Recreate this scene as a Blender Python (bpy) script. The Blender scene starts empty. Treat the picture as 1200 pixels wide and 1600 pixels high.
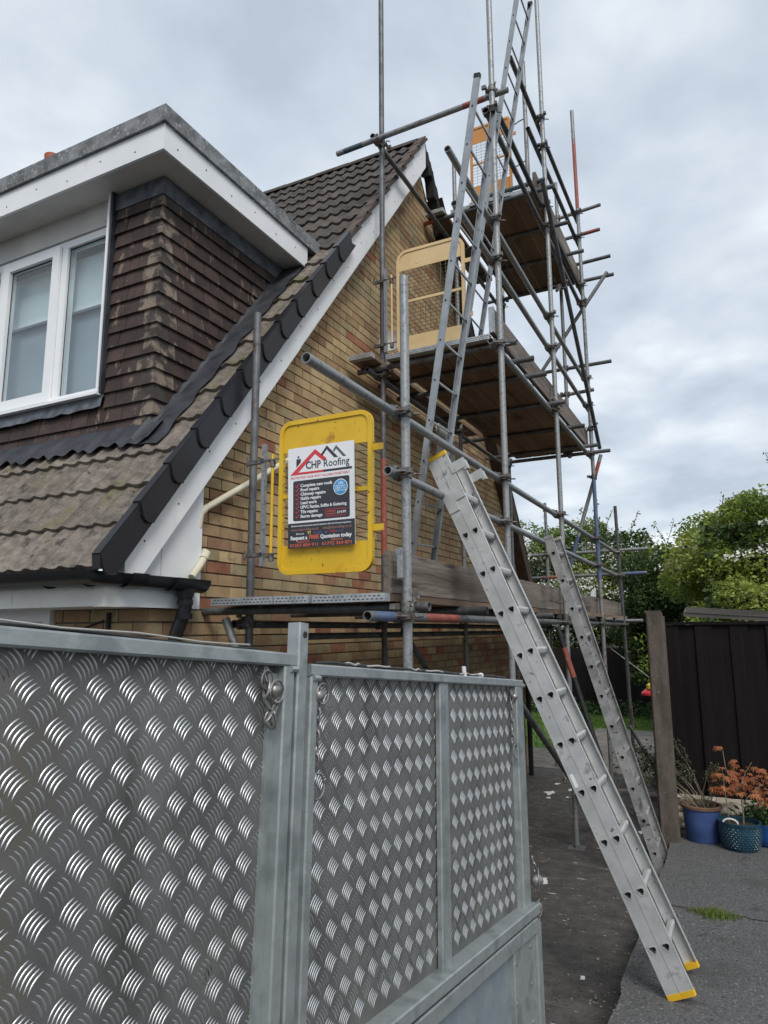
import bpy, math, random
import numpy as np
from mathutils import Vector, Matrix
random.seed(7); np.random.seed(7)
R = math.radians
sc = bpy.context.scene
COL = sc.collection

# ------------------------------------------------------------------ camera, sky, sun, exposure
cam_d = bpy.data.cameras.new('camera'); cam = bpy.data.objects.new('camera', cam_d); COL.objects.link(cam)
cam_d.sensor_fit = 'VERTICAL'; cam_d.sensor_height = 24.0; cam_d.lens = 24.0*1077.1/1600
cam_d.clip_start = 0.05; cam_d.clip_end = 2000
_y, _p, _r = R(26.763), R(9.72), R(-0.32)
FW = Vector((-math.sin(_y)*math.cos(_p), math.cos(_y)*math.cos(_p), math.sin(_p)))
RT = Vector((math.cos(_y), math.sin(_y), 0)); UP = RT.cross(FW)
RT2 = RT*math.cos(_r)+UP*math.sin(_r); UP2 = UP*math.cos(_r)-RT*math.sin(_r)
M = Matrix.Identity(4)
for i in range(3):
    M[i][0], M[i][1], M[i][2] = RT2[i], UP2[i], -FW[i]
M[0][3], M[1][3], M[2][3] = 0, 0, 1.6
cam.matrix_world = M
sc.camera = cam
SUN_EL, SUN_AZ = 46, 140          # azimuth clockwise from +Y (behind the camera, to its right)
world = bpy.data.worlds.new('World'); sc.world = world; world.use_nodes = True
nt = world.node_tree; N = nt.nodes; L = nt.links; N.clear()
out = N.new('ShaderNodeOutputWorld'); bg = N.new('ShaderNodeBackground'); bg.inputs[1].default_value = 0.1
L.new(bg.outputs[0], out.inputs[0])
sky = N.new('ShaderNodeTexSky'); sky.sky_type = 'NISHITA'; sky.sun_disc = False
sky.sun_elevation = R(SUN_EL); sky.sun_rotation = R(SUN_AZ)
tc = N.new('ShaderNodeTexCoord'); sep = N.new('ShaderNodeSeparateXYZ'); L.new(tc.outputs['Generated'], sep.inputs[0])
def vmath(op, a, b=None):
    n = N.new('ShaderNodeMath'); n.operation = op
    for k, v in enumerate((a, b)):
        if v is None: continue
        if isinstance(v, (int, float)): n.inputs[k].default_value = v
        else: L.new(v, n.inputs[k])
    return n.outputs[0]
zc = vmath('ADD', vmath('MAXIMUM', sep.outputs[2], 0.0), 0.22)
comb = N.new('ShaderNodeCombineXYZ')
L.new(vmath('DIVIDE', sep.outputs[0], zc), comb.inputs[0]); L.new(vmath('DIVIDE', sep.outputs[1], zc), comb.inputs[1])
n1 = N.new('ShaderNodeTexNoise'); n1.inputs['Scale'].default_value = 2.3; n1.inputs['Detail'].default_value = 6; n1.inputs['Roughness'].default_value = 0.5; n1.inputs['Distortion'].default_value = 0.1
L.new(comb.outputs[0], n1.inputs['Vector'])
ramp = N.new('ShaderNodeValToRGB'); L.new(n1.outputs[0], ramp.inputs[0])
e = ramp.color_ramp.elements
e[0].position = 0.35; e[0].color = (0.41, 0.465, 0.535, 1)
e[1].position = 0.64; e[1].color = (0.72, 0.76, 0.79, 1)
m_ = ramp.color_ramp.elements.new(0.49); m_.color = (0.52, 0.58, 0.65, 1)
scl = N.new('ShaderNodeVectorMath'); scl.operation = 'SCALE'; scl.inputs['Scale'].default_value = 8.6
L.new(ramp.outputs[0], scl.inputs[0])
mix = N.new('ShaderNodeMixRGB'); mix.inputs[0].default_value = 0.92
L.new(sky.outputs[0], mix.inputs[1]); L.new(scl.outputs[0], mix.inputs[2]); L.new(mix.outputs[0], bg.inputs[0])
sun_d = bpy.data.lights.new('sun', 'SUN'); sun_d.energy = 1.5; sun_d.angle = R(24); sun_d.color = (1, 0.96, 0.9)
sun = bpy.data.objects.new('sun', sun_d); COL.objects.link(sun)
_a, _e = R(SUN_AZ), R(SUN_EL)
sd = Vector((math.sin(_a)*math.cos(_e), math.cos(_a)*math.cos(_e), math.sin(_e)))
sun.rotation_euler = (-sd).to_track_quat('-Z', 'Y').to_euler(); sun.location = (3, -6, 12)
sc.view_settings.view_transform = 'Standard'; sc.view_settings.look = 'None'
sc.view_settings.exposure = 0.62; sc.view_settings.gamma = 1; sc.view_settings.use_curve_mapping = False
sc.cycles.max_bounces = 8

# ------------------------------------------------------------------ materials
def mat(name, cols, scale=6.0, rough=0.6, metal=0.0, bump=0.0, bscale=60.0, detail=6.0, island=0.0, obj=0.0, stretch=None,
        spots=None, pos=(0.35, 0.65), rvar=0.0, spec=0.5, bdist=0.01):
    """cols: 1-3 colours blended by noise; island / obj: brightness spread per loose piece / per object;
    spots: (colour, scale, threshold, softness[, stretch]) patches of a second substance on top"""
    m = bpy.data.materials.new(name); m.use_nodes = True
    t = m.node_tree; n = t.nodes; l = t.links
    b = n['Principled BSDF']
    b.inputs['Roughness'].default_value = rough; b.inputs['Metallic'].default_value = metal
    b.inputs['Specular IOR Level'].default_value = spec
    g = n.new('ShaderNodeNewGeometry'); oi = n.new('ShaderNodeObjectInfo')
    def vec(st, jitter=True):
        v = g.outputs['Position']
        if st:
            mp = n.new('ShaderNodeVectorMath'); mp.operation = 'MULTIPLY'; mp.inputs[1].default_value = st
            l.new(v, mp.inputs[0]); v = mp.outputs[0]
        return v
    def noise(s, d=6.0, st=None, r=0.55):
        q = n.new('ShaderNodeTexNoise'); q.inputs['Scale'].default_value = s; q.inputs['Detail'].default_value = d
        q.inputs['Roughness'].default_value = r; l.new(vec(st), q.inputs['Vector']); return q.outputs[0]
    base = noise(scale, detail, stretch)
    r = n.new('ShaderNodeValToRGB'); l.new(base, r.inputs[0])
    els = r.color_ramp.elements
    cs = [tuple(c)+(1,) if len(c) == 3 else c for c in cols]
    if len(cs) == 1: cs = cs*2
    els[0].position = pos[0]; els[0].color = cs[0]; els[1].position = pos[1]; els[1].color = cs[-1]
    if len(cs) == 3:
        q = els.new((pos[0]+pos[1])/2); q.color = cs[1]
    colr = r.outputs[0]
    for amt, src in ((island, g.outputs['Random Per Island']), (obj, oi.outputs['Random'])):
        if amt:
            mr = n.new('ShaderNodeMapRange'); mr.inputs[3].default_value = 1-amt; mr.inputs[4].default_value = 1+amt
            l.new(src, mr.inputs[0])
            sm = n.new('ShaderNodeVectorMath'); sm.operation = 'SCALE'; l.new(colr, sm.inputs[0]); l.new(mr.outputs[0], sm.inputs['Scale'])
            colr = sm.outputs[0]
    for s in (spots or []):
        f = noise(s[1], 5.0, s[4] if len(s) > 4 else None, 0.6)
        rr = n.new('ShaderNodeValToRGB'); rr.color_ramp.elements[0].position = s[2]; rr.color_ramp.elements[1].position = min(s[2]+s[3], 1)
        l.new(f, rr.inputs[0])
        mx = n.new('ShaderNodeMixRGB'); l.new(rr.outputs[0], mx.inputs[0]); l.new(colr, mx.inputs[1]); mx.inputs[2].default_value = tuple(s[0])+(1,)
        colr = mx.outputs[0]
    l.new(colr, b.inputs['Base Color'])
    if rvar:
        mr = n.new('ShaderNodeMapRange'); mr.inputs[3].default_value = rough-rvar; mr.inputs[4].default_value = rough+rvar
        l.new(noise(scale*2.3, 4.0), mr.inputs[0]); l.new(mr.outputs[0], b.inputs['Roughness'])
    if bump:
        bp = n.new('ShaderNodeBump'); bp.inputs['Strength'].default_value = bump; bp.inputs['Distance'].default_value = bdist
        l.new(noise(bscale, 5.0, stretch), bp.inputs['Height']); l.new(bp.outputs[0], b.inputs['Normal'])
    return m
def S(h):   # sRGB hex -> linear
    c = [int(h[i:i+2], 16)/255 for i in (0, 2, 4)]
    return tuple(x/12.92 if x <= 0.04045 else ((x+0.055)/1.055)**2.4 for x in c)

MT = {}
BR = [((.37,.248,.128),(.455,.322,.176)), ((.32,.202,.106),(.405,.272,.15)), ((.42,.298,.152),(.51,.378,.208)), ((.31,.24,.135),(.40,.32,.185)),
      ((.25,.135,.078),(.34,.205,.12)), ((.25,.09,.055),(.33,.155,.085))]
for i, (a, b_) in enumerate(BR):
    MT['brick%d' % i] = mat('brick_%s' % ['buff','tan','straw','olive','russet','red'][i], [a, b_], 9, .88, bump=.5, bscale=130, obj=.13, island=.05, bdist=.004,
                            spots=[((.11,.08,.055), 7, .60, .16), ((.24,.14,.08), 4, .63, .15), ((.40,.33,.22), 30, .68, .06)])
MT['mortar'] = mat('mortar', [(.16,.125,.09),(.22,.17,.12)], 14, .95, bump=.5, bscale=160)
MT['white'] = mat('white_board', [(.74,.76,.78),(.80,.81,.82)], 3, .38, spots=[((.50,.48,.44), 5, .66, .2, (1,1,.25))])
MT['upvc'] = mat('upvc', [(.80,.82,.84),(.84,.85,.86)], 3, .25)
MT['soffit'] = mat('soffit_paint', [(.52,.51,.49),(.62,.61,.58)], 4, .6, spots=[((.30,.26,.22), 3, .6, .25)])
MT['fascia_dirty'] = mat('stained_fascia', [(.66,.65,.60),(.78,.77,.74)], 4, .45, spots=[((.36,.33,.26), 14, .6, .18, (1,1,.2))])
MT['felt'] = mat('mineral_felt', [(.10,.105,.11),(.24,.25,.26)], 9, .9, bump=.5, bscale=300, spots=[((.36,.38,.39), 40, .56, .1)], bdist=.003)
MT['lead'] = mat('lead_flashing', [(.020,.022,.028),(.048,.052,.062)], 7, .55, bump=.4, bscale=14, bdist=.02)
MT['lead_old'] = mat('old_lead', [(.05,.06,.075),(.13,.145,.165)], 14, .6, bump=.4, bscale=30)
MT['htile'] = mat('hanging_tile', [(.034,.0205,.0175),(.060,.0365,.0305)], 10, .75, bump=.4, bscale=120, obj=.30, bdist=.003,
                  spots=[((.19,.14,.105), 9, .605, .05, (1.9,1.9,.6)), ((.012,.011,.011), 6, .64, .12)])
MT['ctile'] = mat('lichened_corner_tile', [(.035,.027,.024),(.06,.048,.042)], 10, .85, bump=.5, bscale=120, obj=.2, bdist=.003,
                  spots=[((.21,.165,.127), 7.5, .48, .10), ((.02,.018,.017), 22, .62, .1)])
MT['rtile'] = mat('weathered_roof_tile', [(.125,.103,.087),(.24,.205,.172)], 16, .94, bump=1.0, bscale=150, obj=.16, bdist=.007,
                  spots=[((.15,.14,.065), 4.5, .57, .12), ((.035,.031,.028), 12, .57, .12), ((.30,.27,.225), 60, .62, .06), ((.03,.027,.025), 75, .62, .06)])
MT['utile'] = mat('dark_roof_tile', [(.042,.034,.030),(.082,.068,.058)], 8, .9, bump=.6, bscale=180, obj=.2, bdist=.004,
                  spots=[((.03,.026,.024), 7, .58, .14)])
MT['verge'] = mat('verge_plastic', [(.009,.0095,.013),(.013,.0135,.018)], 3, .42, spots=[((.05,.05,.05), 9, .70, .1)])
MT['verge_mortar'] = mat('verge_mortar', [(.075,.055,.045),(.11,.085,.07)], 12, .95, bump=.8, bscale=60)
MT['black_plastic'] = mat('black_plastic', [(.010,.011,.013),(.014,.015,.018)], 4, .3)
MT['cream'] = mat('cream_pipe', [(.60,.56,.42),(.66,.62,.48)], 8, .4)
MT['iron'] = mat('black_iron', [(.012,.012,.013),(.02,.02,.021)], 20, .55)
MT['galv'] = mat('galvanised_steel', [(.19,.20,.205),(.32,.33,.335),(.25,.26,.265)], 30, .52, .5, rvar=.1, bump=.08, bscale=120)
MT['galv_old'] = mat('weathered_tube', [(.13,.134,.134),(.25,.258,.258),(.19,.19,.186)], 20, .55, .5, rvar=.1, obj=.22, bump=.15, bscale=90,
                     spots=[((.10,.055,.035), 9, .655, .08), ((.40,.40,.39), 34, .66, .05, (1,1,.5))])
MT['galv_dark'] = mat('dark_tube', [(.085,.088,.092),(.16,.163,.168)], 12, .55, .5, obj=.25, rvar=.1, spots=[((.09,.045,.03), 7, .63, .1)])
MT['galv_frame'] = mat('galvanised_frame', [(.245,.272,.275),(.365,.395,.398),(.30,.328,.332)], 11, .46, .55, rvar=.12, bump=.1, bscale=50,
                       spots=[((.17,.085,.05), 12, .70, .06)])
MT['coupler'] = mat('coupler_steel', [(.10,.095,.09),(.24,.235,.225)], 40, .6, .6, obj=.3, spots=[((.12,.05,.025), 30, .56, .1)])
MT['rust_bolt'] = mat('rusty_bolt', [(.11,.045,.022),(.20,.12,.08)], 60, .8, .2)
MT['red_paint'] = mat('red_paint', [(.24,.06,.04),(.33,.09,.06)], 14, .55, spots=[((.20,.19,.18), 22, .60, .08)])
MT['blue_paint'] = mat('blue_paint', [(.07,.105,.19),(.10,.14,.24)], 14, .5, spots=[((.28,.28,.28), 26, .62, .1)])
MT['teal_paint'] = mat('teal_paint', [(.035,.07,.085),(.06,.10,.115)], 14, .5, spots=[((.2,.2,.2), 20, .64, .1)])
MT['alu'] = mat('ladder_aluminium', [(.46,.465,.46),(.60,.605,.60)], 9, .5, .45, rvar=.08,
                spots=[((.24,.235,.23), 9, .60, .14), ((.17,.165,.16), 21, .66, .06), ((.07,.065,.06), 34, .69, .03)])
MT['alu_worn'] = mat('scuffed_aluminium', [(.30,.30,.295),(.48,.48,.475)], 12, .55, .45, spots=[((.09,.085,.08), 24, .60, .06), ((.15,.14,.14), 8, .62, .1)])
MT['alu_light'] = mat('bright_aluminium', [(.29,.305,.32),(.38,.40,.415)], 12, .45, .6, spots=[((.20,.20,.20), 14, .62, .1)])
MT['label'] = mat('label_paper', [(.75,.75,.74)], 5, .5)
MT['yfoot'] = mat('yellow_rubber', [(.62,.36,.01),(.70,.42,.02)], 10, .6, spots=[((.12,.09,.04), 30, .66, .08)])
MT['cap'] = mat('black_rubber', [(.02,.02,.02)], 5, .7)
MT['yellow'] = mat('yellow_paint', [(.64,.385,.012),(.72,.46,.02)], 5, .45, spots=[((.10,.035,.015), 26, .645, .03), ((.34,.15,.02), 7, .64, .1), ((.55,.30,.01), 6, .62, .1)])
MT['beige'] = mat('faded_yellow_paint', [(.62,.44,.22),(.70,.52,.29)], 5, .55, spots=[((.20,.10,.05), 34, .69, .04)])
MT['orange'] = mat('orange_paint', [(.50,.22,.055),(.58,.27,.075)], 5, .55, spots=[((.14,.06,.03), 30, .67, .05)])
MT['wire'] = mat('rusty_wire', [(.14,.11,.07),(.24,.19,.10)], 20, .6, .5)
MT['wire_grey'] = mat('grey_wire', [(.22,.24,.26)], 20, .5, .5)
MT['board'] = mat('scaffold_board', [(.16,.118,.088),(.25,.195,.15),(.20,.15,.115)], 3.5, .9, bump=.5, bscale=22, stretch=(1,.12,1), obj=.2, bdist=.006,
                  spots=[((.09,.07,.06), 5, .60, .12, (1,.2,1))])
MT['board_under'] = mat('stained_scaffold_board', [(.13,.085,.056),(.25,.17,.115)], 4, .9, bump=.5, bscale=22, stretch=(1,.12,1), obj=.22, bdist=.006,
                        spots=[((.055,.042,.035), 4, .53, .16, (1,.25,1)), ((.30,.22,.15), 9, .66, .08, (1,.15,1))])
MT['toe'] = mat('grey_toe_board', [(.085,.066,.052),(.20,.17,.145)], 7, .94, bump=.9, bscale=30, stretch=(1,.08,1), obj=.18, bdist=.012,
                spots=[((.045,.034,.028), 9, .57, .08, (1,.10,1)), ((.26,.24,.21), 14, .64, .08, (1,.08,1))])
MT['band'] = mat('steel_end_band', [(.34,.36,.37),(.48,.50,.51)], 20, .5, .5)
MT['plate'] = mat('grimy_plate', [(.12,.12,.117),(.195,.195,.19)], 7, .6, .5, rvar=.1, bump=.12, bscale=220, bdist=.002, spots=[((.17,.15,.11), 3, .58, .2), ((.07,.068,.062), 5, .58, .18, (1,1,.35)), ((.30,.30,.29), 38, .69, .05)])
MT['tread'] = mat('polished_tread', [(.52,.53,.53),(.66,.67,.67)], 30, .34, .9, spots=[((.16,.155,.145), 14, .62, .1)])
MT['sidepanel'] = mat('zinc_sheet', [(.26,.31,.335),(.32,.375,.40)], 18, .5, .5, bump=.1, bscale=150)
MT['chain'] = mat('old_chain', [(.20,.19,.18),(.36,.35,.34)], 60, .45, .8)
MT['glass_dark'] = None
MT['tarmac'] = mat('tarmac', [(.085,.085,.085),(.17,.17,.17)], 100, .92, bump=1.0, bscale=170, detail=3, bdist=.014,
                   spots=[((.32,.32,.32), 70, .60, .05), ((.028,.028,.029), 58, .59, .07), ((.075,.074,.072), 1.6, .55, .2), ((.055,.052,.048), 3.5, .64, .08), ((.20,.195,.185), 2.2, .66, .1)])
MT['path'] = mat('dirty_concrete', [(.052,.048,.045),(.095,.088,.082)], 9, .94, bump=1.0, bscale=60, bdist=.014,
                 spots=[((.022,.020,.019), 42, .58, .1), ((.125,.115,.10), 3.0, .57, .2, (1,2.4,1)), ((.15,.14,.125), 26, .66, .08, (1,2,1)), ((.42,.41,.39), 9, .665, .03, (1,2.6,1)), ((.20,.19,.175), 60, .68, .05)])
MT['paving'] = mat('worn_paving', [(.13,.115,.10),(.21,.19,.165)], 5, .95, bump=.5, bscale=50, spots=[((.08,.07,.06), 6, .56, .15)])
MT['soil'] = mat('soil', [(.03,.024,.019),(.055,.045,.036)], 18, 1.0, bump=.8, bscale=50)
MT['lawn'] = mat('lawn_ground', [(.07,.13,.022),(.11,.19,.03)], 6, .95, bump=.6, bscale=90)
MT['grass'] = mat('grass_blade', [(.075,.15,.022),(.13,.22,.035)], 4, .7, island=.3)
MT['moss'] = mat('moss_grass', [(.11,.16,.03),(.20,.26,.06)], 30, .8, island=.3)
MT['fence'] = mat('dark_fence_stain', [(.0050,.0032,.0037),(.010,.0066,.0072)], 14, .78, spec=.2, bump=.5, bscale=40, stretch=(1,1,.06), obj=.2, bdist=.008, spots=[((.018,.0135,.013), 12, .62, .1, (1,1,.05)), ((.012,.0085,.0085), 2.5, .58, .2)])
MT['oldfence'] = mat('old_dark_fence', [(.010,.008,.0075),(.020,.0165,.015)], 6, .9, spec=.2, stretch=(1,1,.15), obj=.3)
MT['post'] = mat('aged_concrete_post', [(.064,.051,.041),(.115,.094,.077)], 11, .95, bump=.7, bscale=45, spots=[((.17,.155,.125), 30, .62, .1), ((.05,.042,.034), 5, .58, .15)], stretch=(1,1,.35))
MT['gravel'] = mat('rock_faced_concrete', [(.27,.245,.19),(.40,.37,.30)], 9, .95, bump=.8, bscale=40, spots=[((.13,.115,.085), 8, .60, .12)])
MT['oldwood'] = mat('weathered_grey_board', [(.055,.049,.044),(.11,.10,.092)], 5, .92, stretch=(.1,1,1), bump=.5, bscale=30)
MT['bpot'] = mat('blue_glaze', [(.032,.062,.18),(.052,.092,.24)], 6, .45, spots=[((.15,.10,.08), 26, .72, .04)])
MT['rim'] = mat('terracotta_rim', [(.14,.075,.045),(.20,.115,.07)], 18, .9)
MT['tpot'] = mat('teal_glaze', [(.012,.045,.075),(.03,.085,.12)], 16, .3)
MT['bowl'] = mat('bright_blue_glaze', [(.01,.065,.22),(.02,.09,.28)], 8, .25)
MT['twig'] = mat('dry_twig', [(.18,.15,.10),(.27,.235,.17)], 30, .9)
MT['dryleaf'] = mat('dull_leaf', [(.035,.04,.018),(.07,.075,.035)], 12, .8, island=.35)
MT['maple'] = mat('maple_leaf', [(.36,.105,.05),(.45,.185,.07),(.50,.15,.10)], 5, .6, island=.25)
MT['green'] = mat('green_leaf', [(.028,.065,.016),(.06,.12,.03)], 8, .55, island=.35)
MT['leafA'] = mat('hawthorn_leaf', [(.085,.145,.022),(.165,.235,.036),(.25,.31,.06)], 1.1, .6, island=.35, pos=(.38,.64))
MT['leafB'] = mat('bright_leaf', [(.13,.195,.03),(.24,.31,.052),(.34,.38,.08)], .9, .55, island=.30, pos=(.36,.64))
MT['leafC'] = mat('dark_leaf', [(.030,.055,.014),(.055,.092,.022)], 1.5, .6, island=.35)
MT['blossom'] = mat('white_blossom', [(.62,.63,.56),(.75,.75,.70)], 9, .7)
MT['bark'] = mat('bark', [(.06,.05,.04),(.11,.095,.075)], 12, .95, bump=.8, bscale=30)
MT['terracotta'] = mat('terracotta', [(.36,.09,.045),(.44,.13,.065)], 12, .8)
MT['dish'] = mat('dish_grey', [(.62,.63,.63)], 5, .4)
MT['blind'] = mat('roller_blind', [(.68,.74,.74),(.72,.78,.78)], 3, .8)
MT['curtain'] = mat('grey_blind', [(.30,.35,.40),(.36,.41,.46)], 2, .8)
MT['room'] = mat('room_dark', [(.10,.11,.12)], 2, .9)
MT['felt_torn'] = mat('torn_felt', [(.010,.010,.010),(.022,.021,.020)], 20, .9, bump=.8, bscale=60)
MT['timber'] = mat('bare_dark_timber', [(.045,.03,.022),(.085,.058,.042)], 6, .9, bump=.5, bscale=30)
MT['tyre'] = mat('tyre_rubber', [(.018,.018,.018)], 5, .85)
MT['toy_red'] = mat('toy_red', [(.55,.03,.04)], 5, .4); MT['toy_yel'] = mat('toy_yellow', [(.65,.5,.04)], 5, .4); MT['toy_grn'] = mat('feeder_green', [(.02,.07,.035)], 5, .5)
MT['p_white'] = mat('poster_white', [(.78,.79,.81)], 3, .35); MT['p_dark'] = mat('poster_charcoal', [(.030,.032,.040)], 3, .35)
MT['p_red'] = mat('poster_red', [(.62,.045,.06)], 3, .4); MT['p_orange'] = mat('poster_orange', [(.66,.13,.07)], 3, .4); MT['p_grey'] = mat('poster_grey', [(.11,.12,.13)], 3, .4)
MT['p_blue'] = mat('poster_blue', [(.03,.30,.62)], 3, .4); MT['p_yel'] = mat('poster_yellow', [(.7,.62,.1)], 3, .4); MT['p_lil'] = mat('poster_violet', [(.10,.10,.30)], 3, .4)
MT['p_sal'] = mat('poster_salmon', [(.36,.17,.13)], 3, .4)
MT['rubble'] = mat('rubble', [(.12,.10,.085),(.24,.20,.17)], 12, .95, island=.4, obj=.3)
MT['paper'] = mat('white_scrap', [(.66,.66,.64)], 8, .7)
MT['rope'] = mat('cable', [(.03,.03,.032)], 10, .6); MT['rope_l'] = mat('pale_cord', [(.38,.37,.35)], 10, .7)
def glass_mat(name, tint, gloss=0.10):
    m = bpy.data.materials.new(name); m.use_nodes = True; n = m.node_tree.nodes; l = m.node_tree.links; n.clear()
    o = n.new('ShaderNodeOutputMaterial'); mx = n.new('ShaderNodeMixShader'); t = n.new('ShaderNodeBsdfTransparent'); g = n.new('ShaderNodeBsdfGlossy')
    f = n.new('ShaderNodeFresnel'); f.inputs[0].default_value = 1.5; gm = n.new('ShaderNodeNewGeometry'); iv = n.new('ShaderNodeMath'); iv.operation = 'SUBTRACT'; iv.inputs[0].default_value = 1.0; l.new(gm.outputs['Backfacing'], iv.inputs[1]); mu = n.new('ShaderNodeMath'); mu.operation = 'MULTIPLY'; l.new(iv.outputs[0], mu.inputs[1])
    ad = n.new('ShaderNodeMath'); ad.operation = 'ADD'; ad.inputs[1].default_value = gloss; l.new(f.outputs[0], ad.inputs[0])
    t.inputs[0].default_value = tuple(tint)+(1,); g.inputs['Roughness'].default_value = 0.02
    l.new(ad.outputs[0], mu.inputs[0]); l.new(mu.outputs[0], mx.inputs[0]); l.new(t.outputs[0], mx.inputs[1]); l.new(g.outputs[0], mx.inputs[2]); l.new(mx.outputs[0], o.inputs[0]); return m
for k_ in ('leafA', 'leafB', 'leafC', 'green', 'maple', 'grass', 'moss'):
    t_ = MT[k_].node_tree; b_ = t_.nodes['Principled BSDF']; o_ = t_.nodes['Material Output']
    tr_ = t_.nodes.new('ShaderNodeBsdfTranslucent'); mx_ = t_.nodes.new('ShaderNodeMixShader'); mx_.inputs[0].default_value = .38
    t_.links.new(b_.inputs['Base Color'].links[0].from_socket, tr_.inputs[0]); t_.links.new(b_.outputs[0], mx_.inputs[1]); t_.links.new(tr_.outputs[0], mx_.inputs[2]); t_.links.new(mx_.outputs[0], o_.inputs[0])
MT['glass'] = glass_mat('window_glass', (.92,.96,.97), .05)

# ------------------------------------------------------------------ builders
def origin(o):
    v = Vector((0, 0, 0))
    while o is not None: v += o.location; o = o.parent
    return v
def link(o, parent=None):
    COL.objects.link(o)
    if parent is not None: o.parent = parent
    return o
def thing(name, label, cat, loc=(0, 0, 0), group=None):
    o = link(bpy.data.objects.new(name, None)); o.location = loc; o.empty_display_size = .1
    o['label'] = label; o['category'] = cat
    if group: o['group'] = group
    return o
def tag(o, label, cat, group=None):
    o['label'] = label; o['category'] = cat
    if group: o['group'] = group
    return o
def basis(d, ref=None):
    d = Vector(d).normalized()
    r = Vector(ref) if ref is not None else (Vector((0, 0, 1)) if abs(d.z) < .9 else Vector((0, 1, 0)))
    x = r.cross(d).normalized(); y = d.cross(x).normalized()
    return x, y, d
class MB:
    def __init__(s): s.v = []; s.f = []
    def add(s, vs, fs):
        k = len(s.v); s.v += [tuple(p) for p in vs]; s.f += [tuple(i+k for i in f) for f in fs]; return s
    def obox(s, c, ax, ay, az, ch=0.0):
        """oriented box, half-axes ax ay az; ch chamfers the four edges along az"""
        c, ax, ay, az = map(Vector, (c, ax, ay, az))
        if ch <= 0:
            vs = [c+ax*i+ay*j+az*k for k in (-1, 1) for j in (-1, 1) for i in (-1, 1)]
            return s.add(vs, [(0,2,3,1),(4,5,7,6),(0,1,5,4),(2,6,7,3),(0,4,6,2),(1,3,7,5)])
        u = 1-ch/ax.length; w = 1-ch/ay.length
        pr = [(-u,-1),(u,-1),(1,-w),(1,w),(u,1),(-u,1),(-1,w),(-1,-w)]
        vs = [c+ax*a+ay*b+az*k for k in (-1, 1) for a, b in pr]
        fs = [tuple(range(7, -1, -1)), tuple(range(8, 16))]+[(i, (i+1) % 8, 8+(i+1) % 8, 8+i) for i in range(8)]
        return s.add(vs, fs)
    def box(s, x0, x1, y0, y1, z0, z1, ch=0.0, axis='z'):
        c = ((x0+x1)/2, (y0+y1)/2, (z0+z1)/2); hx, hy, hz = (x1-x0)/2, (y1-y0)/2, (z1-z0)/2
        X, Y, Z = Vector((hx,0,0)), Vector((0,hy,0)), Vector((0,0,hz))
        if axis == 'z': return s.obox(c, X, Y, Z, ch)
        if axis == 'y': return s.obox(c, Z, X, Y, ch)
        return s.obox(c, Y, Z, X, ch)
    def rod(s, a, b, r, n=8, r2=None, caps=True):
        a, b = Vector(a), Vector(b); x, y, d = basis(b-a); r2 = r if r2 is None else r2
        vs = [a+(x*math.cos(t)+y*math.sin(t))*r for t in [2*math.pi*i/n for i in range(n)]]+[b+(x*math.cos(t)+y*math.sin(t))*r2 for t in [2*math.pi*i/n for i in range(n)]]
        fs = [(i, (i+1) % n, n+(i+1) % n, n+i) for i in range(n)]
        if caps: fs += [tuple(range(n-1, -1, -1)), tuple(range(n, 2*n))]
        return s.add(vs, fs)
    def pipe(s, a, b, r=.02415, t=.004, n=16, deep=.12):
        """hollow tube with open ends you can look into"""
        a, b = Vector(a), Vector(b); x, y, d = basis(b-a); ln = (b-a).length; dp = min(deep, ln/2.2)
        prof = [(0+dp, r-t), (0, r-t), (0, r), (ln, r), (ln, r-t), (ln-dp, r-t)]
        vs = []
        for h, q in prof:
            vs += [a+d*h+(x*math.cos(2*math.pi*i/n)+y*math.sin(2*math.pi*i/n))*q for i in range(n)]
        fs = []
        for k in range(5):
            fs += [(k*n+i, k*n+(i+1) % n, (k+1)*n+(i+1) % n, (k+1)*n+i) for i in range(n)]
        fs += [tuple(range(n-1, -1, -1)), tuple(range(5*n, 6*n))]
        return s.add(vs, fs)
    def tube(s, pts, r, n=8, caps=True, rr=None):
        pts = [Vector(p) for p in pts]; rings = []
        px = None
        for i, p in enumerate(pts):
            d = (pts[min(i+1, len(pts)-1)]-pts[max(i-1, 0)]).normalized()
            if px is None: x, y, _ = basis(d)
            else:
                x = (px-d*px.dot(d)).normalized(); y = d.cross(x)
            px = x; q = rr[i] if rr else r
            rings.append([p+(x*math.cos(2*math.pi*j/n)+y*math.sin(2*math.pi*j/n))*q for j in range(n)])
        vs = [v for g in rings for v in g]; fs = []
        for k in range(len(rings)-1): fs += [(k*n+j, k*n+(j+1) % n, (k+1)*n+(j+1) % n, (k+1)*n+j) for j in range(n)]
        if caps: fs += [tuple(range(n-1, -1, -1)), tuple(range((len(rings)-1)*n, len(rings)*n))]
        return s.add(vs, fs)
    def prism(s, poly, ext):
        """closed prism: polygon (3-D points) pushed along ext"""
        n = len(poly); ext = Vector(ext); p = [Vector(q) for q in poly]
        return s.add(p+[q+ext for q in p], [tuple(range(n-1, -1, -1)), tuple(range(n, 2*n))]+[(i, (i+1) % n, n+(i+1) % n, n+i) for i in range(n)])
    def lathe(s, prof, c=(0, 0, 0), n=28, jitter=None):
        vs = []; fs = []
        for r, z in prof: vs += [(c[0]+r*math.cos(2*math.pi*i/n), c[1]+r*math.sin(2*math.pi*i/n), c[2]+z) for i in range(n)]
        for k in range(len(prof)-1): fs += [(k*n+i, k*n+(i+1) % n, (k+1)*n+(i+1) % n, (k+1)*n+i) for i in range(n)]
        return s.add(vs, fs)
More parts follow.
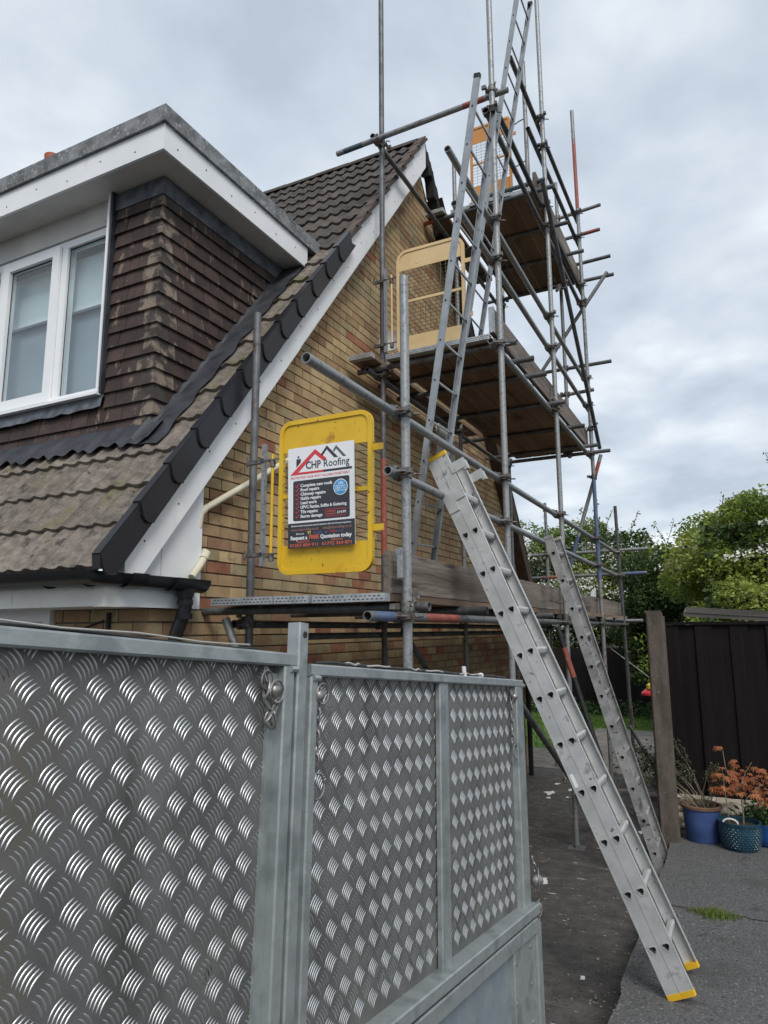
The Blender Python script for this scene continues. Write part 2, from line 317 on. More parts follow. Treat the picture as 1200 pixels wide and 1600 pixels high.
    def mesh(s, name, m, off=(0, 0, 0), smooth=40):
        me = bpy.data.meshes.new(name)
        off = Vector(off)
        me.from_pydata([tuple(Vector(p)-off) for p in s.v], [], s.f); me.update()
        import bmesh
        bm = bmesh.new(); bm.from_mesh(me); bmesh.ops.recalc_face_normals(bm, faces=bm.faces); bm.to_mesh(me); bm.free()
        if smooth:
            me.polygons.foreach_set('use_smooth', [True]*len(me.polygons)); me.set_sharp_from_angle(angle=R(smooth))
        if m is not None: me.materials.append(MT[m] if isinstance(m, str) else m)
        return me
    def build(s, name, m, parent=None, smooth=40, kind=None, label=None):
        o = bpy.data.objects.new(name, s.mesh(name, m, origin(parent), smooth)); link(o, parent)
        if kind: o['kind'] = kind
        if label: o['label'] = label
        return o
def place(name, me, parent, loc, rot=None, label=None):
    o = bpy.data.objects.new(name, me); link(o, parent); o.location = Vector(loc)-origin(parent)
    if rot is not None: o.rotation_euler = rot
    if label: o['label'] = label
    return o
def nmesh(name, m, V, F):
    """fast mesh from numpy: V (n,3), F (m,k)"""
    me = bpy.data.meshes.new(name); k = F.shape[1]
    me.vertices.add(len(V)); me.vertices.foreach_set('co', V.astype(np.float32).ravel())
    me.loops.add(F.size); me.loops.foreach_set('vertex_index', F.astype(np.int32).ravel())
    me.polygons.add(len(F)); me.polygons.foreach_set('loop_start', np.arange(0, F.size, k, dtype=np.int32)); me.polygons.foreach_set('loop_total', np.full(len(F), k, np.int32))
    me.update(); me.validate(); me.materials.append(MT[m]); return me
def struct(o): o['kind'] = 'structure'; return o

# ------------------------------------------------------------------ ground
XE = -0.65
def path_z(y): return -.25-.018*y
def tar_z(y): return -.045-.0215*y
b = MB(); b.add([(-900,-900,-.62),(900,-900,-.62),(900,900,-.62),(-900,900,-.62)], [(0,1,2,3)]); struct(b.build('ground', 'soil'))
def slab(name, m, x0, x1, ys, zf, depth, wob=0.0):
    b = MB(); n = len(ys)
    L_ = [(x0, y, zf(y)) for y in ys]; Rr = [(x1, y, zf(y)) for y in ys]
    if wob: L_ = [(p[0]+random.uniform(-wob, wob), p[1], p[2]) for p in L_]
    lo = lambda P: [(p[0], p[1], p[2]-depth) for p in P]
    vs = L_+Rr+lo(L_)+lo(Rr); fs = []
    for i in range(n-1):
        fs += [(i, n+i, n+i+1, i+1), (2*n+i, i, i+1, 2*n+i+1), (n+i, 3*n+i, 3*n+i+1, n+i+1)]
    fs += [(0, 2*n, 3*n, n), (n-1, 2*n-1, 4*n-1, 3*n-1)]
    b.add(vs, fs); return struct(b.build(name, m, smooth=0))
slab('driveway', 'tarmac', XE, 6.0, [-8+.12*i for i in range(int(15.2/.12)+1)], tar_z, .3, .012)
slab('path', 'path', -9.0, XE+.02, [-8+i for i in range(20)], path_z, .25)
slab('patio', 'paving', -5.0, 3.0, [10.7, 12.0, 13, 15.3], lambda y: -.436, .1)
slab('lawn', 'lawn', -14, 6, [15.3, 16.0, 17.5, 18], lambda y: -.44, .12)
slab('side_lawn', 'lawn', -5.5, -2.75, [12.4, 15.3], lambda y: -.43, .12)

# ------------------------------------------------------------------ house
XW, YF = -2.85, 2.80            # gable face, front face
SL = 1.254                       # roof pitch
YR = 6.50; ZR = 7.15
def roof_z(y): return 2.08+SL*(y-2.457) if y <= YR else roof_z(2*YR-y)
YB = 2*YR-YF
house = thing('brick_house', 'buff brick house with steep brown tiled roof, white bargeboard and tile-hung dormer', 'house', (-5.5, 6.5, -.45))
gw = MB(); gw.prism([(XW-.012, YF+.01, -.45), (XW-.012, YB, -.45), (XW-.012, YB, roof_z(YB)-.12), (XW-.012, YR, roof_z(YR)-.14), (XW-.012, YF+.01, roof_z(YF)-.12)], (-.22, 0, 0))
gable = gw.build('gable_wall', 'mortar', house, smooth=0)
fw = MB(); fw.box(-10, XW-.012, YF+.012, YF+.2, -.45, 1.74); front = fw.build('front_wall', 'mortar', house, smooth=0)
bk = MB(); bk.box(-10, XW-.24, YB-.2, YB-.01, -.45, 1.74); bk.build('rear_wall', 'mortar', house, smooth=0)
# bricks
def brick_mesh(key, ln, horiz='y'):
    b = MB(); h = .0325
    if horiz == 'y': b.obox((-.015+.0, 0, 0), (0, ln/2, 0), (0, 0, h), (.015, 0, 0), 0)
    else: b.obox((0, .015, 0), (ln/2, 0, 0), (0, 0, h), (0, .015, 0), 0)
    me = b.mesh('brick', MT['brick%d' % key], smooth=0)
    return me
bmesh_cache = {}
allb = []
k = 0
z = -.45+.0375
while z < ZR:
    zz = z+.04
    off = (k % 2)*.1125
    y = YF+.1125+off-.225
    while y < YB:
        y0, y1 = y-.1075, y+.1075
        lo = YF+.003 if (k % 2) else YF+.003
        y0 = max(y0, lo); y1 = min(y1, YB)
        # clip to the sloping verge
        if zz > 1.7:
            ylim = (zz+.02-2.08+.20)/SL+2.457
            y0 = max(y0, ylim); y1 = min(y1, 2*YR-ylim)
        if y1-y0 > .035: allb.append((y0, y1, z, k))
        y += .225
    z += .075; k += 1
def vis_rank(t):
    y = (t[0]+t[1])/2
    d = math.hypot(XW, y)+abs(t[2]-1.6)*.3
    hid = 0 if (t[2] > 1.5+.06*(y-3) and y > 2.95 and (t[2] > 1.72 or y > 3.15)) else 50
    if y < 3.12 and t[2] < 2.3: hid = 50
    if y > 5.4 and t[2] < 1.75: hid = 50
    return d+hid
allb.sort(key=vis_rank)
def bcol(t):
    r = random.random()
    low = t[2] < 2.15
    if low: w = [.22,.25,.12,.20,.12,.09]
    else: w = [.30,.32,.18,.14,.055,.005]
    c = random.choices(range(6), w)[0]
    return c
rest = {i: MB() for i in range(6)}
for i, t in enumerate(allb):
    c = bcol(t); ln = round(t[1]-t[0], 3); pr_ = random.uniform(0, .0025)
    if i < 300:
        key = (c, ln)
        if key not in bmesh_cache: bmesh_cache[key] = brick_mesh(c, ln)
        o = place('brick', bmesh_cache[key], gable, (XW+pr_, (t[0]+t[1])/2+random.uniform(-.001,.001), t[2]+random.uniform(-.0012,.0012)))
    else:
        rest[c].box(XW-.03+pr_, XW+pr_, t[0], t[1], t[2]-.0325, t[2]+.0325)
for c in range(6): rest[c].build('brickwork', 'brick%d' % c, gable, smooth=0, kind='stuff')
k = 0; z = -.45+.0375; rf = {i: MB() for i in range(6)}
while z < 1.72:
    x = XW-.003-(.1125 if k % 2 else 0)
    if k % 2: rf[random.randrange(6)].box(XW-.105, XW-.003, YF, YF+.03, z-.0325, z+.0325)
    while x > -5.6:
        c = bcol((0, 0, z)); x1 = x-.215
        if z > 1.42 and x > -3.6:
            key = ('f', c)
            if key not in bmesh_cache: bmesh_cache[key] = brick_mesh(c, .215, 'x')
            place('brick', bmesh_cache[key], front, ((x+x1)/2, YF+random.uniform(-.002, 0), z))
        elif not (-5.4 < (x+x1)/2 < -3.55 and .6 < z): rf[c].box(x1, x, YF, YF+.03, z-.0325, z+.0325)
        x -= .225
    z += .075; k += 1
for c in range(6): rf[c].build('brickwork', 'brick%d' % c, front, smooth=0, kind='stuff')
# ground-floor window peeping over the trailer
w = MB(); w.box(-5.4, -3.60, YF-.03, YF+.03, 1.66, 1.73); w.box(-3.66, -3.60, YF-.03, YF+.03, .6, 1.66); w.box(-5.4, -5.34, YF-.03, YF+.03, .6, 1.66); w.box(-5.34, -3.66, YF-.03, YF+.03, .6, .66)
win0 = w.build('window', 'upvc', house, smooth=0)
w = MB(); w.box(-5.34, -3.66, YF-.010, YF-.006, .66, 1.66); w.build('pane', 'glass', win0, smooth=0)
w = MB(); w.box(-5.38, -3.62, YF+.004, YF+.0105, .6, 1.7); w.build('blind', 'curtain', win0, smooth=0)
# hanging-basket bracket on the front wall
g = MB(); g.box(-3.145, -3.125, YF-.022, YF-.004, 1.25, 1.705)
g.rod((-3.15, YF-.03, 1.66), (-3.36, YF-.12, 1.575), .007, 6); g.rod((-3.14, YF-.02, 1.55), (-3.42, YF-.14, 1.553), .006, 6)
g.tube([(-3.375+.028*math.cos(t)*q, YF-.125, 1.582+.028*math.sin(t)*q) for t, q in [(i*.45, 1-.035*i) for i in range(20)]], .006, 6)
g.build('hanging_bracket', 'iron', house)

# main roof -------------------------------------------------------
nrm = Vector((0, -SL, 1)).normalized(); dn = Vector((0, -1, -SL)).normalized()   # outward normal / downslope of the front slope
rs = MB()
rs.prism([(-10, 2.62, roof_z(2.62)-.075), (-10, YR, ZR-.06), (-10, 2*YR-2.62, roof_z(2.62)-.075), (-10, 2*YR-2.62, roof_z(2.62)-.16), (-10, YR, ZR-.19), (-10, 2.62, roof_z(2.62)-.16)], (10+XW-.05, 0, 0))
roof = rs.build('roof', 'timber', house, smooth=0)
Y0 = 2.335
TW, TG, TL = .26, .314, .380    # tile width, gauge, length
def tile_mesh(name, m, wid=TW, ln=TL, waves=2, amp=.015, th=.027):
    nx = 14; vs = []; fs = []
    for v, lift in ((0, .030), (1, .002)):
        for u in range(nx+1):
            x = -wid/2+wid*u/nx; ph = 2*math.pi*waves*u/nx
            h = amp*math.cos(ph) if math.cos(ph) > -.2 else -.2*amp+.35*amp*(math.cos(ph)+.2)
            vs.append((x, v*ln, h+lift))
    top = len(vs)
    vs += [(p[0], p[1], p[2]-th-(.006 if i <= nx else 0)) for i, p in enumerate(vs)]
    n1_ = nx+1
    for u in range(nx):
        fs += [(u, u+1, n1_+u+1, n1_+u), (top+u, top+n1_+u, top+n1_+u+1, top+u+1), (u, top+u, top+u+1, u+1)]
    fs += [(0, n1_, top+n1_, top), (nx, top+nx, top+n1_+nx, n1_+nx)]
    b = MB().add(vs, fs); return b.mesh(name, m, smooth=35)
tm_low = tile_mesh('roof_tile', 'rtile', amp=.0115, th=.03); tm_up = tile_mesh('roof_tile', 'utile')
tm_half = tile_mesh('roof_tile', 'rtile', TW/2, TL, 1)
slope_ang = math.atan(SL)
cg = 1/math.sqrt(1+SL*SL)
def tile_pos(x, s):    # s = distance up the slope from the eave edge
    y0 = Y0+s*cg
    return Vector((x, y0, roof_z(y0)-.035))
XT = -2.69                      # right edge of the tiling
DX, DY = -3.175, 3.064            # dormer cheek plane and dormer front plane
ncourse = int((YR-Y0)/cg/TG)+1
if (YR-Y0)/cg-(ncourse-1)*TG < .10: ncourse -= 1
cnt = 0
for c in range(ncourse):
    s = c*TG; y_c = Y0+s*cg
    x = XT-TW/2; col_ = 0
    while x > -8.6:
        infront = y_c < 2.93
        side = (x > DX+.02)
        above = roof_z(y_c) > 4.75
        beyond = x < -6.9
        need = infront or side or above or beyond
        vis = (infront and x > -5.4) or (side) or (above and x > -6.2)
        if need and vis and cnt < 296:
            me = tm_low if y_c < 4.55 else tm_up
            xx = x
            if side and not infront and not above and x-TW/2 < DX:
                pass
            place('roof_tile', me, roof, tile_pos(xx, s)+Vector((0, 0, random.uniform(-.002, .003))), (slope_ang+random.uniform(-.006, .006), 0, random.uniform(-.004, .004))); cnt += 1
        x -= TW; col_ += 1
bulk = MB(); bulk.box(0, 1, 0, 1, 0, 1); bulk.v = []; bulk.f = []
for c in range(ncourse):         # the rest of the front slope, far to the left, and the rear slope near the verge
    s = c*TG; y_c = Y0+s*cg; x = XT-TW/2
    while x > -9.9:
        infront = y_c < 2.93; above = roof_z(y_c) > 4.75
        vis = (infront and x > -5.4) or x > DX+.02 or (above and x > -6.2)
        if not vis and (infront or above or x < -6.9):
            p = tile_pos(x, s); q = p+Vector((0, TL*cg, TL*cg*SL))
            bulk.add([p+Vector((-.13,0,.03)), p+Vector((.13,0,.03)), q+Vector((.13,0,.012)), q+Vector((-.13,0,.012)), p+Vector((-.13,0,0)), p+Vector((.13,0,0))], [(0,1,2,3),(0,4,5,1)])
        x -= TW
for c in range(3, ncourse-2):
    s = c*TG; x = XT-TW/2
    while x > -9.9:
        p = tile_pos(x, s); p.y = 2*YR-p.y; q = p+Vector((0, -TL*cg, TL*cg*SL))
        bulk.add([p+Vector((-.13,0,.03)), p+Vector((.13,0,.03)), q+Vector((.13,0,.012)), q+Vector((-.13,0,.012)), p+Vector((-.13,0,0)), p+Vector((.13,0,0))], [(0,1,2,3),(0,4,5,1)])
        x -= TW
bulk.build('roof_tiling', 'utile', roof, smooth=0, kind='stuff')
# ridge tiles
rt = MB(); n = 9
vs = []; fs = []
for k_, yy in enumerate((0, .46)):
    for r_ in (.115, .10):
        vs += [(-yy, r_*math.cos(math.pi*i/(n-1)+0), .78*r_*math.sin(math.pi*i/(n-1))) for i in range(n)]
for i in range(n-1):
    fs += [(i, i+1, 2*n+i+1, 2*n+i), (n+i, 3*n+i, 3*n+i+1, n+i+1), (i, n+i, n+i+1, i+1), (2*n+i, 2*n+i+1, 3*n+i+1, 3*n+i)]
fs += [(0, 2*n, 3*n, n), (n-1, 2*n-1, 4*n-1, 3*n-1)]
rme = rt.add(vs, fs).mesh('ridge_tile', 'utile')
for i in range(14): place('ridge_tile', rme, roof, (XT-.10-.45*i, YR, ZR-.118+random.uniform(-.004, .004)), (0, random.uniform(-.01, .01), 0))
# bargeboards, verge units, boxed end
def slope_strip(y0, y1, d0, d1, x0, x1, mirror=False):
    """board lying in the plane of the gable between depths d0..d1 below the roof line"""
    P = [(x0, y0, roof_z(y0)-d0), (x0, y1, roof_z(y1)-d0), (x0, y1, roof_z(y1)-d1), (x0, y0, roof_z(y0)-d1)]
    if mirror: P = [(p[0], 2*YR-p[1], p[2]) for p in P]
    return MB().prism(P, (x1-x0, 0, 0))
_yb = (1.875+.40-2.08)/SL+2.457
MB().prism([(-2.76, 2.50, roof_z(2.50)-.01), (-2.76, 4.04, roof_z(4.04)), (-2.76, 4.04, roof_z(4.04)-.40), (-2.76, _yb, 1.875), (-2.76, 2.50, 1.875)], (.04, 0, 0)).build('bargeboard', 'white', house, smooth=0)
slope_strip(4.042, 6.49, .0, .39, -2.76, -2.72).build('bargeboard', 'white', house, smooth=0)
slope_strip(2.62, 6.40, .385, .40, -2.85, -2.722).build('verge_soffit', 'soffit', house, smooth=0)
slope_strip(2.46, 5.3, -.01, .30, -2.76, -2.70, True).build('bargeboard', 'timber', house, smooth=0, label='bare dark timber bargeboard on the far slope')
slope_strip(2.5, 5.2, .27, .31, -2.95, -2.762, True).build('verge_soffit', 'timber', house, smooth=0)
for i in range(26):              # screws
    pass
scr = MB()
for i in range(17):
    y = 2.62+i*.235; scr.rod((-2.7185, y, roof_z(y)-.22-.06*(i % 2)), (-2.722, y, roof_z(y)-.22-.06*(i % 2)), .006, 8)
scr.build('fixing', 'iron', house, smooth=0, kind='stuff')
s = 0; i = 0
while Y0+s*cg < 4.56:          # dry verge caps, one to each course
    y0 = Y0+s*cg; y1 = y0+TG*cg*1.06
    lift = .02
    b = MB()
    def q(y, d, x): return (x, y, roof_z(y)-d)
    a0, a1 = -.066-.014, -.066
    if i == 0: y0 -= .035
    # side cheek (flared at the lower end), top flange, lower lip
    S_ = [(0, a0), (.006, a0+.03), (.014, .0), (.026, .04), (.046, .078), (.076, .114), (.094, .132)]
    b.prism([q(y0+dy_, dd, -2.664) for dy_, dd in S_]+[q(y1+.10, .134, -2.674), q(y1+.03, .06, -2.674), q(y1, a1, -2.674)], (-.006, 0, 0))
    b.prism([q(y0, a0, -2.668), q(y0, a0, -2.722), q(y1, a1, -2.722), q(y1, a1, -2.676)], (0, -.006, .005))
    b.prism([q(y0, a0, -2.669), q(y0, a0, -2.725), q(y0+.008, .0, -2.725), q(y0+.008, .0, -2.669)], (0, .008, 0))
    rb = [Vector(q(y0+dy_+.004, dd, -2.665)) for dy_, dd in S_]; b.tube(rb, .0055, 6)
    b.build('verge_cap', 'verge', house, smooth=30); s += TG; i += 1
vm = MB(); y = 4.60
while y < 6.47:
    y1 = min(y+.19, 6.49); j = random.uniform(-.008, .008)
    vm.prism([(-2.705+j, y, roof_z(y)+.03), (-2.705+j, y1, roof_z(y1)+.012), (-2.705+j, y1, roof_z(y1)-.02), (-2.705+j, y, roof_z(y)-.02)], (-.09, 0, 0)); y += .191
vm.build('verge_mortar', 'verge_mortar', house, smooth=0)
bx = MB(); bx.prism([(-2.80, 2.44, 1.725), (-2.80, 3.12, 1.725), (-2.80, 3.12, roof_z(3.12)-.36), (-2.80, 2.70, roof_z(2.70)-.36), (-2.80, 2.44, roof_z(2.44)-.16)], (.022, 0, 0))
bx.build('box_end_panel', 'white', house, smooth=0)
bx = MB(); bx.box(-2.7785, -2.775, 2.80, 2.806, 1.9, 2.16); bx.build('panel_joint', 'soffit', house, smooth=0)
bx = MB(); bx.box(-10, -2.802, 2.44, 2.46, 1.725, 1.90); bx.build('fascia', 'fascia_dirty', house, smooth=0)
bx = MB(); bx.box(-10, -2.802, 2.462, 2.80, 1.725, 1.74); bx.build('eaves_soffit', 'fascia_dirty', house, smooth=0)
bx = MB(); bx.box(-2.777, -2.772, 2.435, 2.53, 1.722, 1.86); bx.box(-2.85, -2.777, 2.434, 2.4395, 1.722, 1.86); bx.build('corner_trim', 'fascia_dirty', house, smooth=0)
# gutter: along the eaves, round the corner to the outlet on the gable
def gutter_run(path, r=.064):
    b = MB(); n = 9; rings = []
    P = [Vector(p) for p in path]
    for i, p in enumerate(P):
        d = (P[min(i+1, len(P)-1)]-P[max(i-1, 0)]).normalized(); x = d.cross(Vector((0, 0, 1))).normalized()
        k_ = 1.0
        if 0 < i < len(P)-1:
            k_ = 1/max(.5, d.dot((P[i+1]-P[i]).normalized()))
        rings.append([p+x*k_*r*math.cos(math.pi+math.pi*j/(n-1))+Vector((0, 0, 1))*r*math.sin(math.pi+math.pi*j/(n-1)) for j in range(n)] +
                     [p+x*k_*(r-.005)*math.cos(math.pi+math.pi*j/(n-1))+Vector((0, 0, 1))*(r-.005)*math.sin(math.pi+math.pi*j/(n-1)) for j in range(n-1, -1, -1)])
    m = 2*n; vs = [v for g_ in rings for v in g_]; fs = []
    for k_ in range(len(rings)-1): fs += [(k_*m+j, k_*m+(j+1) % m, (k_+1)*m+(j+1) % m, (k_+1)*m+j) for j in range(m)]
    fs += [tuple(range(m-1, -1, -1)), tuple(range((len(rings)-1)*m, len(rings)*m))]
    return b.add(vs, fs)
GZ = 1.888
gut = gutter_run([(-10, 2.385, GZ+.01), (-2.735, 2.385, GZ+.002), (-2.715, 3.02, GZ-.004)]).build('gutter', 'black_plastic', house)
for pth in ([(-2.93, 2.385, GZ), (-2.83, 2.385, GZ)], [(-2.722, 2.50, GZ), (-2.719, 2.60, GZ)], [(-2.716, 2.80, GZ-.004), (-2.713, 3.06, GZ-.006)]):
    gutter_run(pth, .071).build('gutter_union', 'black_plastic', gut)
b = MB(); b.tube([(-3.12, 2.385+.068*math.cos(math.pi+math.pi*j/8), GZ+.068*math.sin(math.pi+math.pi*j/8)) for j in range(9)], .007, 6); b.build('gutter_bracket', 'black_plastic', gut)
b = MB(); b.lathe([(.0, -.075), (.036, -.075), (.046, -.05), (.055, -.01)], (-2.713, 2.93, GZ-.045), 16)
b.tube([(-2.713, 2.93, GZ-.10), (-2.715, 2.935, GZ-.16), (-2.735, 2.93, GZ-.23), (-2.765, 2.925, GZ-.31), (-2.775, 2.92, GZ-.38), (-2.775, 2.92, -.40)], .038, 14)
for zz in (-.115, -.19, -.365): b.tube([(-2.713 if zz > -.3 else -2.775, 2.932 if zz > -.3 else 2.92, GZ+zz), (-2.715 if zz > -.3 else -2.775, 2.934 if zz > -.3 else 2.92, GZ+zz-.03)], .044, 14)
b.build('downpipe', 'black_plastic', house)
# cream waste pipes
b = MB(); b.tube([(-2.80, 3.10, 2.06), (-2.80, 3.11, 2.18), (-2.80, 3.115, 2.27), (-2.80, 3.14, 2.315), (-2.80, 3.60, 2.575), (-2.80, 3.93, 2.765), (-2.80, 4.9, 3.31)], .021, 12)
b.tube([(-2.80, 3.105, 2.20), (-2.80, 3.118, 2.29), (-2.80, 3.16, 2.327)], .026, 12); b.build('waste_pipe', 'cream', house)
b = MB(); b.tube([(-2.84, 3.15, 2.055), (-2.78, 3.15, 2.058), (-2.765, 3.145, 2.045), (-2.755, 3.09, 1.98), (-2.735, 3.0, 1.90)], .021, 12)
b.tube([(-2.785, 3.15, 2.058), (-2.765, 3.148, 2.052), (-2.76, 3.12, 2.018)], .026, 12); b.build('waste_pipe', 'cream', house)
# torn felt at the top of the far slope
b = MB(); pts = [(6.50, 7.04)]
for i in range(26):
    y = 6.52+i*.036; pts.append((y, roof_z(y)-.05+random.uniform(-.045, .05)))
low = [(y+random.uniform(0, .02), zz-.09-.09*math.sin(i*.5)**2+random.uniform(-.06, .03)) for i, (y, zz) in enumerate(pts)]
for i in range(len(pts)-1):
    b.prism([(-2.73, pts[i][0], pts[i][1]), (-2.73, pts[i+1][0], pts[i+1][1]), (-2.74, low[i+1][0], low[i+1][1]), (-2.74, low[i][0], low[i][1])], (-.1, 0, 0))
b.build('torn_felt', 'felt_torn', house, smooth=0)
# bathroom window high in the gable
w = MB(); yy0, yy1, z0, z1 = 6.96, 7.50, 3.50, 3.97
w.box(XW-.01, XW+.02, yy0, yy1, z0, z0+.05); w.box(XW-.01, XW+.02, yy0, yy1, z1-.05, z1); w.box(XW-.01, XW+.02, yy0, yy0+.05, z0+.05, z1-.05); w.box(XW-.01, XW+.02, yy1-.05, yy1, z0+.05, z1-.05)
w = w.build('window', 'upvc', house, smooth=0)
v_ = MB(); v_.box(XW, XW+.008, yy0+.05, yy1-.05, z0+.05, z1-.05); v_.build('pane', 'blind', w, smooth=0)

# dormer ---------------------------------------------------------
FX, FY = -2.981, 2.856             # roof-edge planes
dc = MB()
yb = lambda zz: 2.457+(zz-2.08)/SL
dc.prism([(DX-.03, DY+.03, 2.665), (DX-.03, DY+.03, 4.62), (DX-.03, yb(4.62)+.1, 4.62), (DX-.03, DY+.05, 2.665)], (-.05, 0, 0))
dc.box(-3.635, DX-.03, DY+.03, DY+.10, 2.665, 4.62); dc.box(-6.9, -3.635, DY+.03, DY+.10, 2.665, 3.149); dc.box(-6.9, -5.44, DY+.03, DY+.10, 3.149, 4.62)
dc.prism([(-6.85, DY+.03, 2.665), (-6.85, DY+.03, 4.62), (-6.85, yb(4.62)+.1, 4.62), (-6.85, DY+.05, 2.665)], (-.05, 0, 0))
dormer = dc.build('dormer', 'lead', house, smooth=0)
HG = .1036                        # hanging-tile gauge
def htile(w_, drop=.03):
    h = HG+.035; return MB().add([(-w_/2, 0, 0), (w_/2, 0, 0), (w_/2, 0, h), (-w_/2, 0, h), (-w_/2, -.032, -.0), (w_/2, -.032, -.0), (w_/2, -.010, h), (-w_/2, -.010, h)],
        [(0,3,2,1),(4,5,6,7),(0,1,5,4),(3,7,6,2),(0,4,7,3),(1,2,6,5)])
hcache = {}
def put_tile(x0, x1, z, face, m='htile'):
    w_ = round(x1-x0-.005, 3); key = (w_, m)
    if key not in hcache: hcache[key] = htile(w_).mesh('hanging_tile', m, smooth=0)
    tilt = random.uniform(-.014, .014)
    if face == 'front': place('hanging_tile', hcache[key], dormer, ((x0+x1)/2, DY+.03-random.uniform(0, .003), z), (random.uniform(-.022, .006), tilt, 0))
    else: place('hanging_tile', hcache[key], dormer, (DX-.03+random.uniform(0, .003), (x0+x1)/2, z), (random.uniform(-.022, .006), tilt, math.pi/2))
ztop = 4.489; row = 0; TWH = .160
z = 2.742
while z < ztop-.05:
    half = (row % 2)*TWH/2
    cw = .085 if row % 2 else .14      # corner tile return lengths, alternating bond
    cf = .14 if row % 2 else .085
    cf += random.uniform(-.012, .012); cw += random.uniform(-.012, .012)
    # corner tile: an L-shaped tile wrapping the arris
    h = HG+.035; b = MB()
    xo, yo = DX-.03, DY+.03
    def Lring(dn_, zz): return [(xo-cf, yo-dn_, zz), (xo+dn_, yo-dn_, zz), (xo+dn_, yo+cw, zz), (xo, yo+cw, zz), (xo, yo, zz), (xo-cf, yo, zz)]
    b.add(Lring(.034, z)+Lring(.011, z+h), [(5,4,3,2,1,0)[::1], (6,7,8,9,10,11)]+[(i, (i+1) % 6, 6+(i+1) % 6, 6+i) for i in range(6)])
    b.build('corner_tile', 'ctile', dormer, smooth=0)
    x = xo-cf
    lim = -3.615 if 3.052 < z+.02 < 4.601 else -5.421
    while x > lim+.02:
        x0 = max(x-TWH, lim); put_tile(x0, x, z, 'front', 'htile'); x = x0
    y = yo+cw; ylim = yb(z)+.06
    while y < ylim:
        y1 = min(y+TWH, ylim+.05); put_tile(y, y1, z, 'side'); y = y1
    z += HG; row += 1
lt = MB(); z = 3.10; row = 0
while z < 4.45:
    x = -5.445-(row % 2)*.08
    while x > -6.8:
        lt.box(x-.155, x, DY-.002, DY+.03, z, z+.125); x -= .16
    z += HG; row += 1
lt.build('tile_hanging', 'htile', dormer, smooth=0, kind='stuff')
# lead at head of tiling, at the window sill, on the roof round the dormer
b = MB(); b.box(-3.63, DX-.0, DY+.0, DY+.03, 4.48, 4.601); b.box(DX-.03, DX+.0, DY+.03, yb(4.601), 4.48, 4.601); b.build('head_flashing', 'lead_old', dormer, smooth=0)
b = MB(); nn = 24
top = [(-5.421+i*(1.80/nn), DY-.002, 3.154) for i in range(nn+1)]; bot = [(-5.421+i*(1.80/nn), DY-.022, 3.057+random.uniform(-.008, .008)) for i in range(nn+1)]
b.add(top+bot, [(i, i+1, nn+2+i, nn+1+i) for i in range(nn)]); b.build('sill_flashing', 'lead_old', dormer, smooth=0)
b = MB(); nn = 220; rows = 6; vs = []; fs = []
for j in range(rows+1):
    for i in range(nn+1):
        x = -5.421+i*((DX+.10+5.421)/nn); t = j/rows
        y = DY+.02-t*(.155+.012*math.sin(x*19)); lift = .058+.012*math.cos(2*math.pi*(x-XT)/.13)*t
        vs.append((x, y, (2.8 if j == 0 else roof_z(y)+lift)))
for j in range(rows):
    for i in range(nn): fs.append((j*(nn+1)+i, j*(nn+1)+i+1, (j+1)*(nn+1)+i+1, (j+1)*(nn+1)+i))
b.add(vs, fs); b.build('apron_flashing', 'lead', dormer)
b = MB(); nn = 40; vs = []; fs = []
for i in range(nn+1):
    y = DY-.13+i*((4.562-DY+.13)/nn); wv = .012*math.sin(i*1.3)+random.uniform(-.005, .005); st = .012*(.5+.5*math.cos(2*math.pi*(y-Y0)/(TG*cg)))
    vs += [(DX-.03, y, roof_z(y)+.09), (DX+.015, y, roof_z(y)+.03), (DX+.09, y, roof_z(y)+.026+st), (DX+.185+wv, y, roof_z(y)+.014+st)]
for i in range(nn): fs += [(4*i+j, 4*i+j+1, 4*i+5+j, 4*i+4+j) for j in range(3)]
b.add(vs, fs); b.build('cheek_flashing', 'lead', dormer)
# flat roof: fascia, felt edge, soffit
b = MB(); b.box(-7.1, FX, FY, FY+.02, 4.601, 4.78); b.box(FX-.02, FX, FY+.02, yb(4.698)-.04, 4.601, 4.78); b.build('fascia', 'white', dormer, smooth=0)
b = MB(); b.box(-7.12, FX+.022, FY-.022, yb(4.891)+.1, 4.782, 4.896); b.build('felt_roof', 'felt', dormer, smooth=0)
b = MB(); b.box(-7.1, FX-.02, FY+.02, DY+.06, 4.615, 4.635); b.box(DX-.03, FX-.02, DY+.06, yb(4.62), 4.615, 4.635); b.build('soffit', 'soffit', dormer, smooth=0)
b = MB()
for i in range(10): b.rod((FX-.25-i*.32, FY-.0015, 4.659+.04*(i % 2)), (FX-.25-i*.32, FY+.002, 4.659+.04*(i % 2)), .006, 8)
for i in range(6): b.rod((FX+.0015, FY+.12+i*.27, 4.669+.03*(i % 2)), (FX-.002, FY+.12+i*.27, 4.669+.03*(i % 2)), .006, 8)
b.build('fixing', 'iron', dormer, smooth=0, kind='stuff')
b = MB(); b.box(-5.518, -3.659, DY+.03, DY+.06, 4.427, 4.615); b.build('window_head', 'soffit', dormer, smooth=0)
b = MB(); b.box(-3.664, -3.645, DY-.03, DY+.1, 3.158, 4.615); b.build('window_trim', 'upvc', dormer, smooth=0)
b = MB(); b.box(-3.642, -3.622, DY-.025, DY+.03, 3.158, 4.615); b.build('upright_flashing', 'lead', dormer, smooth=0)
WY = DY+.045
win = MB(); x0, x1, z0, z1 = -5.44, -3.667, 3.163, 4.422
